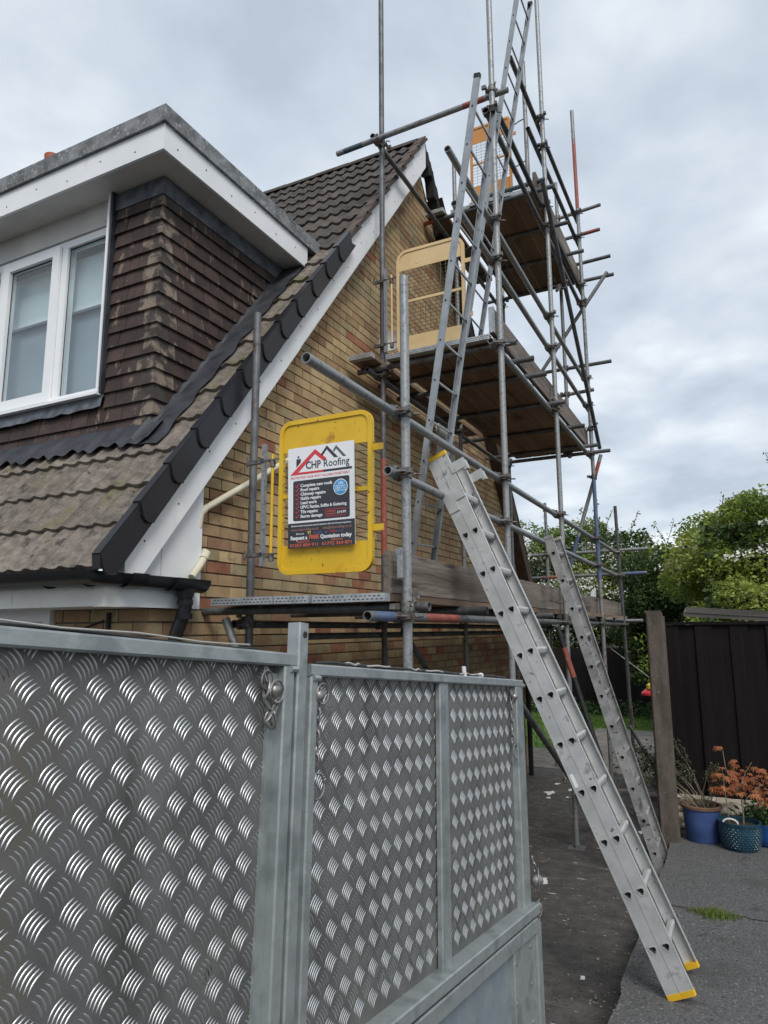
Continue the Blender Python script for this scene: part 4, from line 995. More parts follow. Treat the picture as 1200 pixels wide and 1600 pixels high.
cc = [(.80+.105*math.cos(2*math.pi*i/28), .44+.105*PW/PH*math.sin(2*math.pi*i/28)) for i in range(28)]; c2 = [(.80+.095*math.cos(2*math.pi*i/28), .44+.095*PW/PH*math.sin(2*math.pi*i/28)) for i in range(28)]
flat('roundel', [cc], 'p_white', .0033); flat('roundel', [c2], 'p_blue', .004)
def box_outline(a0, a1, v0, v1, t): return [[(a0,v0),(a1,v0),(a1,v0+t),(a0,v0+t)], [(a0,v1-t),(a1,v1-t),(a1,v1),(a0,v1)], [(a0,v0),(a0+t,v0),(a0+t,v1),(a0,v1)], [(a1-t,v0),(a1,v0),(a1,v1),(a1-t,v1)]]
flat('price_box', box_outline(.57,.88,.645,.715,.005), 'p_red', .0034)
tick = []
LV = [.395,.437,.480,.523,.566,.610,.655,.700]
for v in LV: tick.append([(.115,v-.008),(.125,v-.012),(.137,v),(.17,v-.03),(.176,v-.024),(.138,v+.010)])
flat('tick_mark', tick, 'p_red', .0034)
texts = []
def text(s_, a, v, size, m, wid=None, off=.012, align='LEFT'):
    cu = bpy.data.curves.new('txt', 'FONT'); cu.body = s_; cu.size = size; cu.offset = off*size; cu.extrude = .0002; cu.align_x = align; cu.resolution_u = 2
    o = bpy.data.objects.new('txt', cu); COL.objects.link(o); texts.append((o, a, v, m, wid))
H_ = PH
text('CHP', .275, .225, .078*H_*1.35, 'p_dark', .235, .02); text('Roofing', .545, .225, .078*H_*1.35, 'p_dark', .39, .005)
text('PROTECTING YOUR MOST VALUABLE INVESTMENT', .04, .316, .026*H_*1.3, 'p_red', .90, 0.0)
for s_, v in zip(('Complete new roofs','Roof repairs','Chimney repairs','Gable repairs','Lead work','UPVC Fascias, Soffits & Guttering','Tile repairs','Storm damage'), LV): text(s_, .195, v+.006, .0335*H_*1.28, 'p_white', .69 if s_.startswith('UPVC') else None, .028)
text('10%', .80, .415, .030*H_*1.3, 'p_white', None, .02, 'CENTER')
for s_, v in (('DISCOUNT', .437), ('DIRECT TO', .458), ('YOUR HOME', .48)): text(s_, .80, v, .017*H_*1.3, 'p_white', None, .02, 'CENTER')
text('EXTERNAL', .59, .674, .018*H_*1.2, 'p_orange'); text('CLEANING', .59, .698, .018*H_*1.2, 'p_orange'); text('£14.99', .745, .692, .028*H_*1.25, 'p_white', None, .02)
text('All work carried out by time served tradesmen with over 30 years experience', .05, .79, .017*H_*1.25, 'p_white', .90, .02)
text('www.chproofing.co.uk', .05, .832, .030*H_*1.2, 'p_sal', .42); text('info@chproofing.co.uk', .53, .832, .030*H_*1.2, 'p_sal', .43)
text('find us on:', .13, .870, .022*H_*1.2, 'p_white', .12); text('Y!', .30, .872, .036*H_*1.2, 'p_yel', None, .03); text('Google', .39, .870, .030*H_*1.2, 'p_lil', .13); text('Checka', .64, .868, .024*H_*1.2, 'p_red', .10); text('trade', .745, .868, .024*H_*1.2, 'p_lil', .09)
flat('tick_mark', [[(.57,.855),(.60,.855),(.60,.872),(.57,.872)]], 'p_lil', .0034)
text('Request a', .04, .918, .042*H_*1.25, 'p_white', .26, .035); text('FREE', .325, .918, .042*H_*1.25, 'p_orange', .15, .035); text('Quotation today', .495, .918, .042*H_*1.25, 'p_white', .46, .035)
text('BLACKPOOL', .24, .947, .021*H_*1.2, 'p_orange', .19, .015, 'CENTER'); text('PRESTON', .74, .947, .021*H_*1.2, 'p_orange', .16, .015, 'CENTER')
text('01253 804 911', .03, .987, .036*H_*1.2, 'p_orange', .43, .02); text('01772 364 871', .52, .987, .036*H_*1.2, 'p_orange', .43, .02)
bpy.context.view_layer.update(); dg = bpy.context.evaluated_depsgraph_get()
letters = {}
for o, a, v, m, wid in texts:
    me = bpy.data.meshes.new_from_object(o.evaluated_get(dg)); co = np.array([q.co[:] for q in me.vertices])
    if len(co) == 0: continue
    kx = 1.0
    if wid: kx = wid*PW/max(co[:, 0].max()-min(0, co[:, 0].min()), 1e-6)
    org = pp(a, v, .0046 if a > .7 and .38 < v < .49 else .0036)
    b = letters.setdefault(m, MB())
    b.add([org+PU*(c[0]*kx)+PV*c[1]+Vector((0, -1, 0))*c[2] for c in co], [tuple(p.vertices) for p in me.polygons])
for o, *_ in texts:
    cu = o.data; bpy.data.objects.remove(o); bpy.data.curves.remove(cu)
for m, b in letters.items(): b.build('lettering', m, ps, smooth=0)

# ------------------------------------------------------------------ trailer
hT = Vector((.04701336, .99504185, -.08764394)).normalized(); vT = Vector((-.02876091, .08045202, .99634346)); vT = (vT-hT*vT.dot(hT)).normalized(); nT = hT.cross(vT).normalized()
PT = Vector((-.667, 2.367, 1.429))
tr = thing('trailer', 'galvanised box trailer with checker plate sides parked in front of the house', 'trailer', (-1.3, 1.0, -.3))
def T(h, v, n=0): return PT+hT*h+vT*v+nT*n
def tbox(b, h0, h1, v0, v1, n0, n1, ch=.003):
    ext = [(h1-h0)/2, (v1-v0)/2, (n1-n0)/2]; c = T((h0+h1)/2, (v0+v1)/2, (n0+n1)/2); ax = [hT*ext[0], vT*ext[1], nT*ext[2]]
    k_ = max(range(3), key=lambda i: ext[i]); o_ = [i for i in range(3) if i != k_]
    return b.obox(c, ax[o_[0]], ax[o_[1]], ax[k_], ch if ch < min(ext[o_[0]], ext[o_[1]]) else 0)
def tread(h0, h1, v0, v1, n0):
    """raised five-bar tread pattern as real ridges"""
    V = []; F = []; g_ = .053; nl = 7; base = 0
    prof = [(-.0017, 0.0), (-.00115, .00075), (0, .00125), (.00115, .00075), (.0017, 0.0)]
    one = {}
    for sg in (1, -1):
        vs = []; fs = []
        for kbar in range(5):
            off = (kbar-2)*.0069; st = len(vs)
            for i in range(nl):
                t = -1+2*i/(nl-1); l_ = t*.0156; bow = .0034*(1-t*t); wdt = max(.05, 1-abs(t)**4)
                for (q, hgt) in prof:
                    a_ = l_; c_ = off+bow+q*wdt; 
                    x_ = (a_*math.cos(R(52))+c_*-math.sin(R(52))); y_ = (a_*math.sin(R(52))+c_*math.cos(R(52)))
                    vs.append((x_*sg, y_, hgt*min(1, 1.5*wdt)))
            for i in range(nl-1):
                for j in range(4):
                    q_ = (st+i*5+j, st+i*5+j+1, st+i*5+6+j, st+i*5+5+j); fs.append(q_ if sg == 1 else q_[::-1])
        one[sg] = (np.array(vs), np.array(fs))
    hs = np.arange(math.floor(h0/g_), math.ceil(h1/g_)+1)
    vs_ = np.arange(math.floor(v0/.054), math.ceil(v1/.054)+1)
    for sg in (1, -1):
        A, Fq = one[sg]
        for a in hs:
            for c in vs_:
                cx, cy = a*g_+(g_/2 if sg < 0 else 0), c*.054+(.027 if sg < 0 else 0)
                if cx < h0+.0 or cx > h1-.0 or cy < v0+.008 or cy > v1-.004: continue
                B = A+np.array([cx, cy, n0]); B[:, 0] = np.clip(B[:, 0], h0, h1)
                F.append(Fq+base); V.append(B); base += len(B)
    V = np.concatenate(V); F = np.concatenate(F)
    W = np.array(PT)+V[:, :1]*np.array(hT)+V[:, 1:2]*np.array(vT)+V[:, 2:]*np.array(nT)-np.array(origin(tr))
    me = nmesh('tread_bars', 'tread', W, F); me.polygons.foreach_set('use_smooth', [True]*len(me.polygons)); return me
def panel(h0, h1, v0, v1, lab, ph0, ph1, rails):
    b = MB()
    tbox(b, h0, h1, v1-.024, v1, -.03, 0)
    fr = b
    for r_ in rails: tbox(fr, *r_)
    frame = fr.build('side_frame', 'galv_frame', tr, smooth=0)
    return frame
VB = -.70
# left bay
fL = MB(); tbox(fL, -2.9, -1.288, -.0075, .016, -.032, 0); tbox(fL, -1.322, -1.292, -1.0, -.008, -.03, -.001); tbox(fL, -2.9, -1.322, VB-.03, VB, -.03, .004)
fL = fL.build('side_frame', 'galv_frame', tr, smooth=0)
pL = MB(); tbox(pL, -2.9, -1.300, VB, .008, -.030, -.024, 0); pL = pL.build('tread_panel', 'plate', tr, smooth=0)
o = link(bpy.data.objects.new('tread_bars', tread(-2.88, -1.337, VB+.02, .004, -.0242)), pL); o.location = (0, 0, 0); o['kind'] = 'stuff'
an = MB(); tbox(an, -1.345, -1.322, VB, -.02, -.024, -.018, 0); an.build('panel_strip', 'galv_frame', tr, smooth=0)
# post between the bays
po = MB(); tbox(po, -1.287, -1.257, -1.2, .074, -.028, .002); po = po.build('corner_post', 'galv_frame', tr, smooth=0)
pc = MB(); pc.rod(T(-1.270, .052, .0015), T(-1.270, .052, .003), .0065, 10); pc.build('pin_hole', 'cap', po, smooth=0)
# right bay
fR = MB(); tbox(fR, -1.242, 0, -.0225, .0, -.034, 0); tbox(fR, -1.240, -1.216, VB, -.0225, -.03, -.001)
tbox(fR, -.655, -.602, VB+.0, -.0225, -.022, -.006); tbox(fR, -.070, -.002, VB, -.0225, -.03, -.001)
tbox(fR, -2.9, .012, VB-.012, VB+.018, -.03, .022)
fR = fR.build('side_frame', 'galv_frame', tr, smooth=0)
pR = MB(); tbox(pR, -1.242, -.01, VB, -.006, -.030, -.024, 0); pR = pR.build('tread_panel', 'plate', tr, smooth=0)
o = link(bpy.data.objects.new('tread_bars', tread(-1.216, -.072, VB+.02, -.02, -.0242)), pR); o['kind'] = 'stuff'
pn = MB(); pn.rod(T(-.0, VB+.004, .008), T(.035, VB+.004, .008), .012, 10); pn.build('hinge_pin', 'galv_frame', tr)
# trailer body below
bd = MB(); tbox(bd, -2.9, .0, VB-.062, VB-.022, -.03, .016); tbox(bd, -.19, .0, -1.16, VB-.062, -.03, .004); tbox(bd, .0, .04, -1.16, VB-.025, -.06, .012); tbox(bd, -2.9, 0, -1.2, -1.16, -.04, .012)
tbox(bd, .04, .066, -1.16, VB-.05, -.06, .006)
bd = bd.build('body_frame', 'galv_frame', tr, smooth=0)
sp = MB(); tbox(sp, -2.9, -.19, -1.16, VB-.062, -.026, -.012, 0); sp.build('side_sheet', 'sidepanel', tr, smooth=0)
rv = MB()
for v_ in (-.80, -.90, -1.0, -1.1): rv.rod(T(-.178, v_, .004), T(-.178, v_, .007), .006, 8); rv.rod(T(-.045, v_+.01, .004), T(-.045, v_+.01, .007), .006, 8)
rv.build('rivet', 'galv', bd)
fl = MB(); tbox(fl, -2.9, 0, -1.19, -1.165, -1.5, -.05, 0); tbox(fl, -2.9, 0, -1.165, -.80, -1.5, -1.47, 0); tbox(fl, -.02, 0, -1.165, -.80, -1.47, -.05, 0); tbox(fl, -2.9, -2.88, -1.165, -.80, -1.47, -.05, 0); fl.build('bed', 'sidepanel', tr, smooth=0)
for k_, hh in enumerate((-1.75, -1.05)):
    wl = MB(); c = T(hh, -1.42, -.22); prof = [(.0, -.03), (.14, -.03)]
    wl.rod(T(hh, -1.42, -.27), T(hh, -1.42, -.10), .27, 24); wl = wl.build('wheel', 'tyre', tr)
    rm = MB(); rm.rod(T(hh, -1.42, -.12), T(hh, -1.42, -.095), .15, 20); rm.build('rim', 'galv', wl)
# chains, lynch pins
def chain(pts, r=.009, t=.0022):
    b = MB(); P = [Vector(p) for p in pts]
    for i in range(len(P)-1):
        a, c = P[i], P[i+1]; d = (c-a); ln = d.length/2+.003; m_ = (a+c)/2; d.normalize()
        sd_ = nT if i % 2 else nT.cross(d).normalized(); sd_ = (sd_-d*sd_.dot(d)).normalized()
        b.tube([m_+d*ln*math.sin(q)+sd_*r*.62*math.cos(q) for q in [2*math.pi*j/12 for j in range(13)]], t, 5, caps=False)
    return b
def ring(c, r, t=.0022, ax=None):
    b = MB(); ax = nT if ax is None else ax; x, y, _ = basis(ax)
    b.tube([c+(x*math.cos(2*math.pi*j/18)+y*math.sin(2*math.pi*j/18))*r for j in range(19)], t, 5, caps=False); return b
def blob(c, r):
    b = MB(); prof = [(0.001, -r)]+[(r*math.cos(R(a)), r*math.sin(R(a))) for a in range(-60, 61, 30)]+[(.001, r)]; b.lathe(prof, c, 12); return b
nd = .004
chL = chain([T(-1.366, -.012, -.012), T(-1.362, -.036, -.006), T(-1.372, -.06, -.004), T(-1.352, -.082, -.004), T(-1.366, -.100, -.004), T(-1.346, -.112, -.004), T(-1.352, -.088, 0), T(-1.340, -.066, 0)], .0085)
chL.add(*[(m_.v, m_.f) for m_ in [blob(T(-1.345, -.05, -.006), .0125)]][0]); r_ = ring(T(-1.347, -.052, .002), .019); chL.add(r_.v, r_.f); r_ = ring(T(-1.365, -.033, -.006), .016, .0018); chL.add(r_.v, r_.f)
chL.build('lynch_pin_chain', 'chain', tr)
chM = chain([T(-1.205, -.02-.021*i, -.010+.002*(i % 2)) for i in range(9)], .0085)
for pc_ in (blob(T(-1.205, -.028, -.012), .010), blob(T(-1.205, -.058, -.008), .013), ring(T(-1.203, -.055, .0), .019), ring(T(-1.203, -.222, -.006), .023)): chM.add(pc_.v, pc_.f)
chM.build('lynch_pin_chain', 'chain', tr)
chR = chain([T(-.088+.001*(i % 2), -.03-.021*i, -.012) for i in range(9)], .008)
for pc_ in (blob(T(-.078, -.055, -.006), .012), ring(T(-.085, -.225, -.006), .022)): chR.add(pc_.v, pc_.f)
chR.build('lynch_pin_chain', 'chain', tr)
rr_ = ring(T(.022, -.62, .016), .036, .0025, (nT+hT*.4).normalized())
for pc_ in (blob(T(.012, -.62, .016), .02), ring(T(.020, -.70, .016), .024, .0022), chain([T(.004, -.55, .006), T(.008, -.57, .008), T(.012, -.59, .010)], .008)): rr_.add(pc_.v, pc_.f)
rr_.build('lynch_pin', 'chain', tr)
for hh, vv in ((-1.30, -.012), (-1.228, -.026), (-.006, -.018)): MB().rod(T(hh-.008, vv, .0), T(hh+.012, vv, .0), .006, 8).build('weld', 'galv_frame', tr)
# cord and sheet lying along the top rail
def wav(h0, h1, v0, n, amp, nn=0): return [T(h0+(h1-h0)*i/n, v0+abs(amp*math.sin(i*1.7))*(.4+.6*random.random()), -.018+.008*math.sin(i*1.1)) for i in range(n+1)]
c_ = MB(); c_.tube(wav(-1.20, -.10, .004, 22, .004), .0035, 6); c_ = c_.build('cable', 'rope'); tag(c_, 'dark thin cable lying along the trailer top rail, right bay', 'cable')
c_ = MB(); c_.tube(wav(-1.12, -.35, .004, 30, .006), .0022, 6); c_ = c_.build('cord', 'rope_l'); tag(c_, 'thin pale cord tangled on the trailer top rail', 'cord')
t_ = MB(); nn = 30; vs = []
for i in range(nn+1):
    h = -2.8+i*(1.42/nn); e_ = .0185+.004*math.sin(i*.35)**2; vs += [T(h, e_, -.012+.004*math.sin(i)), T(h, e_+.002, -.10)]
t_.add(vs, [(2*i, 2*i+1, 2*i+3, 2*i+2) for i in range(nn)]); t_ = t_.build('tarpaulin', 'rope', smooth=60); tag(t_, 'edge of a dark plastic sheet resting on the left top rail', 'sheet')
sol = t_.modifiers.new('thick', 'SOLIDIFY'); sol.thickness = .004
c_ = MB(); c_.tube([T(-2.8+i*.06,   .0205+.0035*math.sin(i*.74)**2, -.004) for i in range(24)], .0015, 6); c_ = c_.build('cord', 'rope_l'); tag(c_, 'pale cord along the sheet edge on the left top rail', 'cord')
c_ = MB(); c_.rod(T(-.47, .0, -.015), T(-.475, .026, -.015), .006, 8); c_.rod(T(-.36, .002, -.02), T(-.33, .006, -.02), .008, 8); c_ = c_.build('offcut', 'paper'); tag(c_, 'small white plastic scrap upright on the trailer top rail', 'scrap')

# ------------------------------------------------------------------ fence, post, shed edge
fz = tar_z(7.3)
fn = thing('fence', 'dark stained close-boarded fence panel on a rock-faced concrete base', 'fence', (.5, 7.3, fz))
x = -.66; i = 0
while x < 2.6:
    w_ = .148; bo = MB(); j = random.uniform(-.003, .003); ov = .012 if i % 2 else -.001; bo.box(x-ov, x+w_+ov, 7.28+j+(.021 if i % 2 else 0), 7.30+j+(.021 if i % 2 else 0), .085, 1.632)
    bo.build('fence_board', 'fence', fn, smooth=0); x += w_; i += 1
bo = MB(); bo.box(-.66, 2.6, 7.265, 7.33, 1.634, 1.662); bo.build('capping_rail', 'fence', fn, smooth=0)
gb = MB(); nx, nz = 120, 14; vs = []; fs = []
hgt = np.zeros((nz+1, nx+1))
for j in range(nz+1):
    for i in range(nx+1):
        xx, zz = -.66+3.26*i/nx, j/nz
        c_ = int(zz*3.999); brk = (xx*3.1+c_*.37+.2*math.sin(c_*7)) % 1.0; edge = min(brk, 1-brk, ((zz*4) % 1), 1-((zz*4) % 1))
        hgt[j, i] = .030*min(1, edge*5)+.012*math.sin(xx*41+c_*9)*math.sin(zz*23+xx*13)+random.uniform(-.005, .005)
for j in range(nz+1):
    for i in range(nx+1): vs.append((-.66+3.26*i/nx, 7.27-hgt[j, i], fz-.03+(.085-fz+.03)*j/nz))
for j in range(nz):
    for i in range(nx): fs.append((j*(nx+1)+i, j*(nx+1)+i+1, (j+1)*(nx+1)+i+1, (j+1)*(nx+1)+i))
gb.add(vs, fs); gbo = gb.build('gravel_board', 'gravel', fn, smooth=60)
po = MB(); po.obox((-.665, 6.72, .705), Vector((.068, .012, 0)), Vector((-.010, .06, 0)), (0, 0, 1.035), .008)
po.obox((-.588, 6.735, .69), Vector((.008, .002, 0)), Vector((-.006, .045, 0)), (0, 0, 1.02), 0)
po.prism([(-.733, 6.65, 1.74), (-.597, 6.674, 1.74), (-.617, 6.79, 1.74), (-.753, 6.77, 1.74)], (0, 0, .018))
po = po.build('fence_post', 'post', smooth=0); tag(po, 'weathered brown concrete fence post at the end of the dark panel', 'post')
wb = MB(); wb.obox((.25, 8.1, 1.745), Vector((.72, .05, -.055)), Vector((0, .015, 0)), (0, 0, .026)); wb.obox((.25, 8.3, 1.72), Vector((.75, .05, -.055)), Vector((0, .2, .03)), (0, 0, .02))
sh_ = thing('shed', 'low dark garden shed roof edge just showing over the fence', 'shed', (.3, 8.8, -.4))
wb.build('roof_edge', 'oldwood', sh_, smooth=0)
wb = MB(); wb.box(-.42, 1.0, 8.14, 9.4, -.45, 1.66); wb.build('wall', 'oldfence', sh_, smooth=0)
wb = MB(); wb.box(-.86, -.80, 8.6, 8.66, -.45, 1.66); wb.obox((-.76, 8.6, 1.63), (.10, 0, -.01), (0, .02, 0), (0, 0, .025)); wb.build('prop', 'oldwood', sh_, smooth=0)
rf_ = thing('fence', 'old dark board fence across the far end of the garden lawn', 'fence', (-4, 18.5, -.45))
x = -9.0
while x < 3.0:
    bo = MB(); bo.box(x, x+.1515, 18.5+random.uniform(0, .02), 18.53, -.45, 1.12+random.uniform(-.015, .015)); bo.build('fence_board', 'oldfence', rf_, smooth=0); x += .15

# ------------------------------------------------------------------ pots and plants
def pot(name, label, c, prof, m, soil_z, soil_r, group='glazed plant pots by the fence', rimprof=None):
    t = thing(name, label, 'plant pot', c, group); MB().lathe(prof, c, 36).build('body', m, t, smooth=50)
    if rimprof: MB().lathe(rimprof, c, 36).build('rim', 'rim', t, smooth=50)
    MB().lathe([(.001, soil_z+.01), (soil_r*.6, soil_z+.012), (soil_r, soil_z)], c, 24).build('soil', 'soil', t); return t
zp = tar_z(6.8)
c1 = (-.405, 6.86, tar_z(6.86))
pot('plant_pot', 'tall plain blue glazed pot with a bare terracotta rim', c1, [(.001, .002), (.128, .002), (.136, .02), (.146, .16), (.152, .268)], 'bpot', .262, .135, rimprof=[(.152, .268), (.166, .272), (.168, .292), (.158, .300), (.140, .296), (.137, .262)])
c2_ = (-.115, 6.72, tar_z(6.72))
pr2 = [(.001, .002), (.118, .002), (.132, .02), (.150, .09), (.158, .16), (.158, .20), (.163, .205), (.163, .222), (.148, .222), (.146, .18)]
p2 = pot('plant_pot', 'teal patterned glazed pot holding the orange-leaved maple', c2_, pr2, 'tpot', .185, .146)
bb = MB()
for i in range(30):
    for j in range(9):
        t = 2*math.pi*(i+.5*(j % 2))/30; h = .035+j*.018; rr0 = .136+.024*min(1, h/.13)
        p = Vector((c2_[0]+rr0*math.cos(t), c2_[1]+rr0*math.sin(t), c2_[2]+h)); rd = Vector((math.cos(t), math.sin(t), 0)); tg = Vector((-math.sin(t), math.cos(t), 0))
        bb.add([p+tg*.009, p+Vector((0, 0, .007)), p-tg*.009, p-Vector((0, 0, .007)), p+rd*.006], [(0,1,4),(1,2,4),(2,3,4),(3,0,4)])
o = bb.build('relief_pattern', 'tpot', p2); o['kind'] = 'stuff'
c3 = (.085, 6.98, tar_z(6.98))
pot('plant_pot', 'bright blue bowl pot of leafy green plants at the right edge', c3, [(.001, .002), (.12, .002), (.14, .02), (.158, .10), (.160, .165), (.163, .17), (.163, .18), (.15, .18), (.148, .15)], 'bowl', .155, .15)
def leaves(name, m, P, size, parent=None, droop=0.3, aspect=1.8, up=None, kind=None, jit=.35):
    """many small folded leaf faces at points P (n,3)"""
    P = np.asarray(P, float); n = len(P)
    d = np.random.normal(size=(n, 3)); d[:, 2] = d[:, 2]*.6-droop
    if up is not None: d += up
    d /= np.linalg.norm(d, axis=1)[:, None]
    q = np.random.normal(size=(n, 3)); s_ = np.cross(d, q); s_ /= np.linalg.norm(s_, axis=1)[:, None]; nn = np.cross(d, s_)
    sz = size*(1+jit*np.random.uniform(-1, 1, n))[:, None]
    A = P; B = P+d*sz*.5+s_*sz/aspect*.5+nn*sz*.10; C_ = P+d*sz; D = P+d*sz*.5-s_*sz/aspect*.5+nn*sz*.10
    V = np.stack([A, B, C_, D], 1).reshape(-1, 3)-np.array(origin(parent))
    F = np.arange(4*n).reshape(-1, 4)
    F = np.concatenate([F[:, [0, 1, 2]], F[:, [0, 2, 3]]])
    o = link(bpy.data.objects.new(name, nmesh(name, m, V, F)), parent)
    if kind: o['kind'] = kind
    return o
# dry shrub
ds = thing('shrub', 'straggly half-dead shrub leaning left out of the tall blue pot', 'shrub', (c1[0], c1[1], c1[2]+.27), 'potted plants by the fence')
b = MB(); tips = []
base = Vector((c1[0]+.01, c1[1], c1[2]+.265))
for i in range(16):
    a0 = Vector((random.uniform(-.05, .05), random.uniform(-.05, .05), 0)); lean = Vector((random.uniform(-.75, -.12) if i < 12 else random.uniform(0, .35), random.uniform(-.25, .15), random.uniform(.35, .95))).normalized()
    ln = random.uniform(.35, .62) if i < 12 else random.uniform(.2, .32); p = base+a0; pts = [p]
    for s_ in range(6):
        lean = (lean+Vector((random.uniform(-.16, .05) if i < 12 else random.uniform(-.1, .1), random.uniform(-.08, .08), random.uniform(-.10, .08)))).normalized(); p = p+lean*ln/6; pts.append(p)
        if s_ > 1 and random.random() < .7:
            q = (lean+Vector((random.uniform(-.7, .5), random.uniform(-.5, .5), random.uniform(-.3, .6)))).normalized(); b.tube([p, p+q*.06, p+q*.12+Vector((0, 0, .01))], .0016, 4); tips += [p+q*random.uniform(.04, .13) for _ in range(5)]
    b.tube(pts, .003, 5, rr=[.0042-.0004*k_ for k_ in range(7)]); tips += [pts[-1-random.randrange(3)]+Vector([random.uniform(-.03, .03) for _ in range(3)]) for _ in range(6)]
for i in range(40):
    t = random.uniform(0, 6.28); p = base+Vector((.10*math.cos(t), .10*math.sin(t), 0)); b.tube([p, p+Vector((.05*math.cos(t)-.03, .05*math.sin(t), random.uniform(.05, .13)))], .0016, 4)
b.build('stems', 'twig', ds); leaves('foliage', 'dryleaf', [tuple(t+Vector([random.uniform(-.03, .03) for _ in range(3)])) for t in tips for _ in range(7)], .022, ds)
# japanese maple
mp = thing('maple', 'small Japanese maple with orange-red palm-shaped leaves in the teal pot', 'shrub', (c2_[0], c2_[1], c2_[2]+.2), 'potted plants by the fence')
b = MB(); B0 = Vector((c2_[0]+.03, c2_[1], c2_[2]+.19)); b.tube([B0, B0+Vector((.005, 0, .12)), B0+Vector((.0, 0, .22)), B0+Vector((-.01, 0, .33))], .006, 6, rr=[.007, .006, .006, .004])
b.tube([B0+Vector((.004, 0, .16)), B0+Vector((.06, -.01, .24)), B0+Vector((.16, 0, .33))], .004, 5); b.tube([B0+Vector((0, 0, .22)), B0+Vector((-.06, 0, .33)), B0+Vector((-.10, .0, .45)), B0+Vector((-.11, 0, .58))], .003, 5); b.tube([B0+Vector((0, 0, .3)), B0+Vector((.05, 0, .42)), B0+Vector((.10, 0, .50))], .003, 5)
b.rod((c2_[0]-.075, c2_[1], c2_[2]+.18), (c2_[0]-.095, c2_[1]+.01, c2_[2]+.55), .0045, 6); b.build('stems', 'twig', mp)
clus = []
for i in range(115):
    t = random.uniform(0, 6.28); rr0 = math.sqrt(random.random()); hh = random.uniform(-1, 1)
    p = Vector((c2_[0]+.045+.225*rr0*math.cos(t), c2_[1]+.17*rr0*math.sin(t), c2_[2]+.575+.155*hh*(1-.55*rr0*rr0)-.05*rr0)); clus.append(p)
clus += [Vector((c2_[0]-.115+random.uniform(-.03, .03), c2_[1], c2_[2]+.80+random.uniform(-.012, .012))) for _ in range(5)]+[Vector((c2_[0]-.14+random.uniform(-.04, .04), c2_[1]-.02, c2_[2]+.46+random.uniform(-.02, .02))) for _ in range(9)]+[Vector((c2_[0]+.2+random.uniform(-.05, .05), c2_[1]-.03, c2_[2]+.40+random.uniform(-.03, .03))) for _ in range(10)]
V = []; F = []
for p in clus:
    ax = Vector((random.uniform(-1, 1), random.uniform(-1, .3), random.uniform(-.75, -.15))).normalized(); x, y, d = basis(ax); s0 = random.uniform(.042, .062)
    y = (Vector((0, 0, 1))-d*d.z).normalized(); x = d.cross(y)
    for k_ in range(7):
        an = R(-105+35*k_); dr = d*math.cos(an)+x*math.sin(an); ln = s0*(1 if 0 < k_ < 6 else .65)*(1-.12*abs(k_-3)); sd_ = x*math.cos(an)-d*math.sin(an); st = len(V)
        V += [p, p+dr*ln*.55+sd_*ln*.14-y*.002, p+dr*ln-y*ln*.18, p+dr*ln*.55-sd_*ln*.14-y*.002]; F += [(st, st+1, st+2), (st, st+2, st+3)]
link(bpy.data.objects.new('foliage', nmesh('foliage', 'maple', np.array([tuple(v) for v in V])-np.array(origin(mp)), np.array(F))), mp)
gp = thing('leafy_plant', 'low green leafy plant filling the bright blue bowl pot', 'plant', (c3[0], c3[1], c3[2]+.16), 'potted plants by the fence')
P = [(c3[0]+random.gauss(-.02, .09), c3[1]+random.gauss(0, .07), c3[2]+.16+abs(random.gauss(0, .075))) for _ in range(420)]
leaves('foliage', 'green', P, .06, gp, droop=-.35, aspect=2.6)
b = MB()
for i in range(14): b.tube([(c3[0]+random.uniform(-.1, .1), c3[1]+random.uniform(-.1, .1), c3[2]+.15), (c3[0]+random.uniform(-.15, .15), c3[1]+random.uniform(-.1, .1), c3[2]+.30)], .003, 5)
b.build('stems', 'green', gp)
lbm = MB(); lbm.tube([(c2_[0]-.12+.055*(1-math.cos(t)), c2_[1]-.10, c2_[2]+.215+.035*math.sin(t)) for t in [math.pi*i/10 for i in range(11)]], .007, 6); lbm = lbm.build('plant_label', 'paper'); tag(lbm, 'white plastic plant tag curled over in the teal pot', 'plant label')
# grass tuft in the tarmac joint
def blades(name, m, pts, ln, wd, parent=None):
    V = []; F = []
    for (x, y, z_) in pts:
        t = random.uniform(0, 6.28); d = Vector((math.cos(t)*random.uniform(.1, .8), math.sin(t)*random.uniform(.1, .8), 1)).normalized(); s_ = Vector((math.sin(t+.7), -math.cos(t+.7), 0))*wd/2; l_ = ln*random.uniform(.5, 1.3); st = len(V)
        p = Vector((x, y, z_)); m1 = p+d*l_*.6; m2 = p+d*l_+Vector((d.x, d.y, -.25))*l_*.4
        V += [p+s_, p-s_, m1-s_*.7, m1+s_*.7, m2]; F += [(st, st+1, st+2), (st, st+2, st+3), (st+3, st+2, st+4)]
    return link(bpy.data.objects.new(name, nmesh(name, m, np.array([tuple(v) for v in V])-np.array(origin(parent)), np.array(F))), parent)
pts = []
for i in range(900):
    t = random.gauss(0, .42); x = -.27+.15*max(-1, min(1, t)); y = 5.06+random.gauss(0, .045)*(1.1-abs(t)*.7); pts.append((x, y, tar_z(y)))
gt = blades('grass_tuft', 'moss', pts, .03, .004); tag(gt, 'small patch of bright grass growing in the tarmac joint', 'grass'); gt['kind'] = 'thing'
jn = MB(); n = 26
for i in range(n):
    x = -.64+i*.11; y = 5.09+.012*math.sin(i*2.1)+.02*(x+.6); jn.add([(x, y-.006, tar_z(y-.006)+.003), (x+.11, y-.006, tar_z(y-.006)+.003), (x+.11, y+.007, tar_z(y+.007)+.003), (x, y+.007, tar_z(y+.007)+.003)], [(0,1,2,3)])
struct(jn.build('driveway_joint', 'soil', smooth=0))
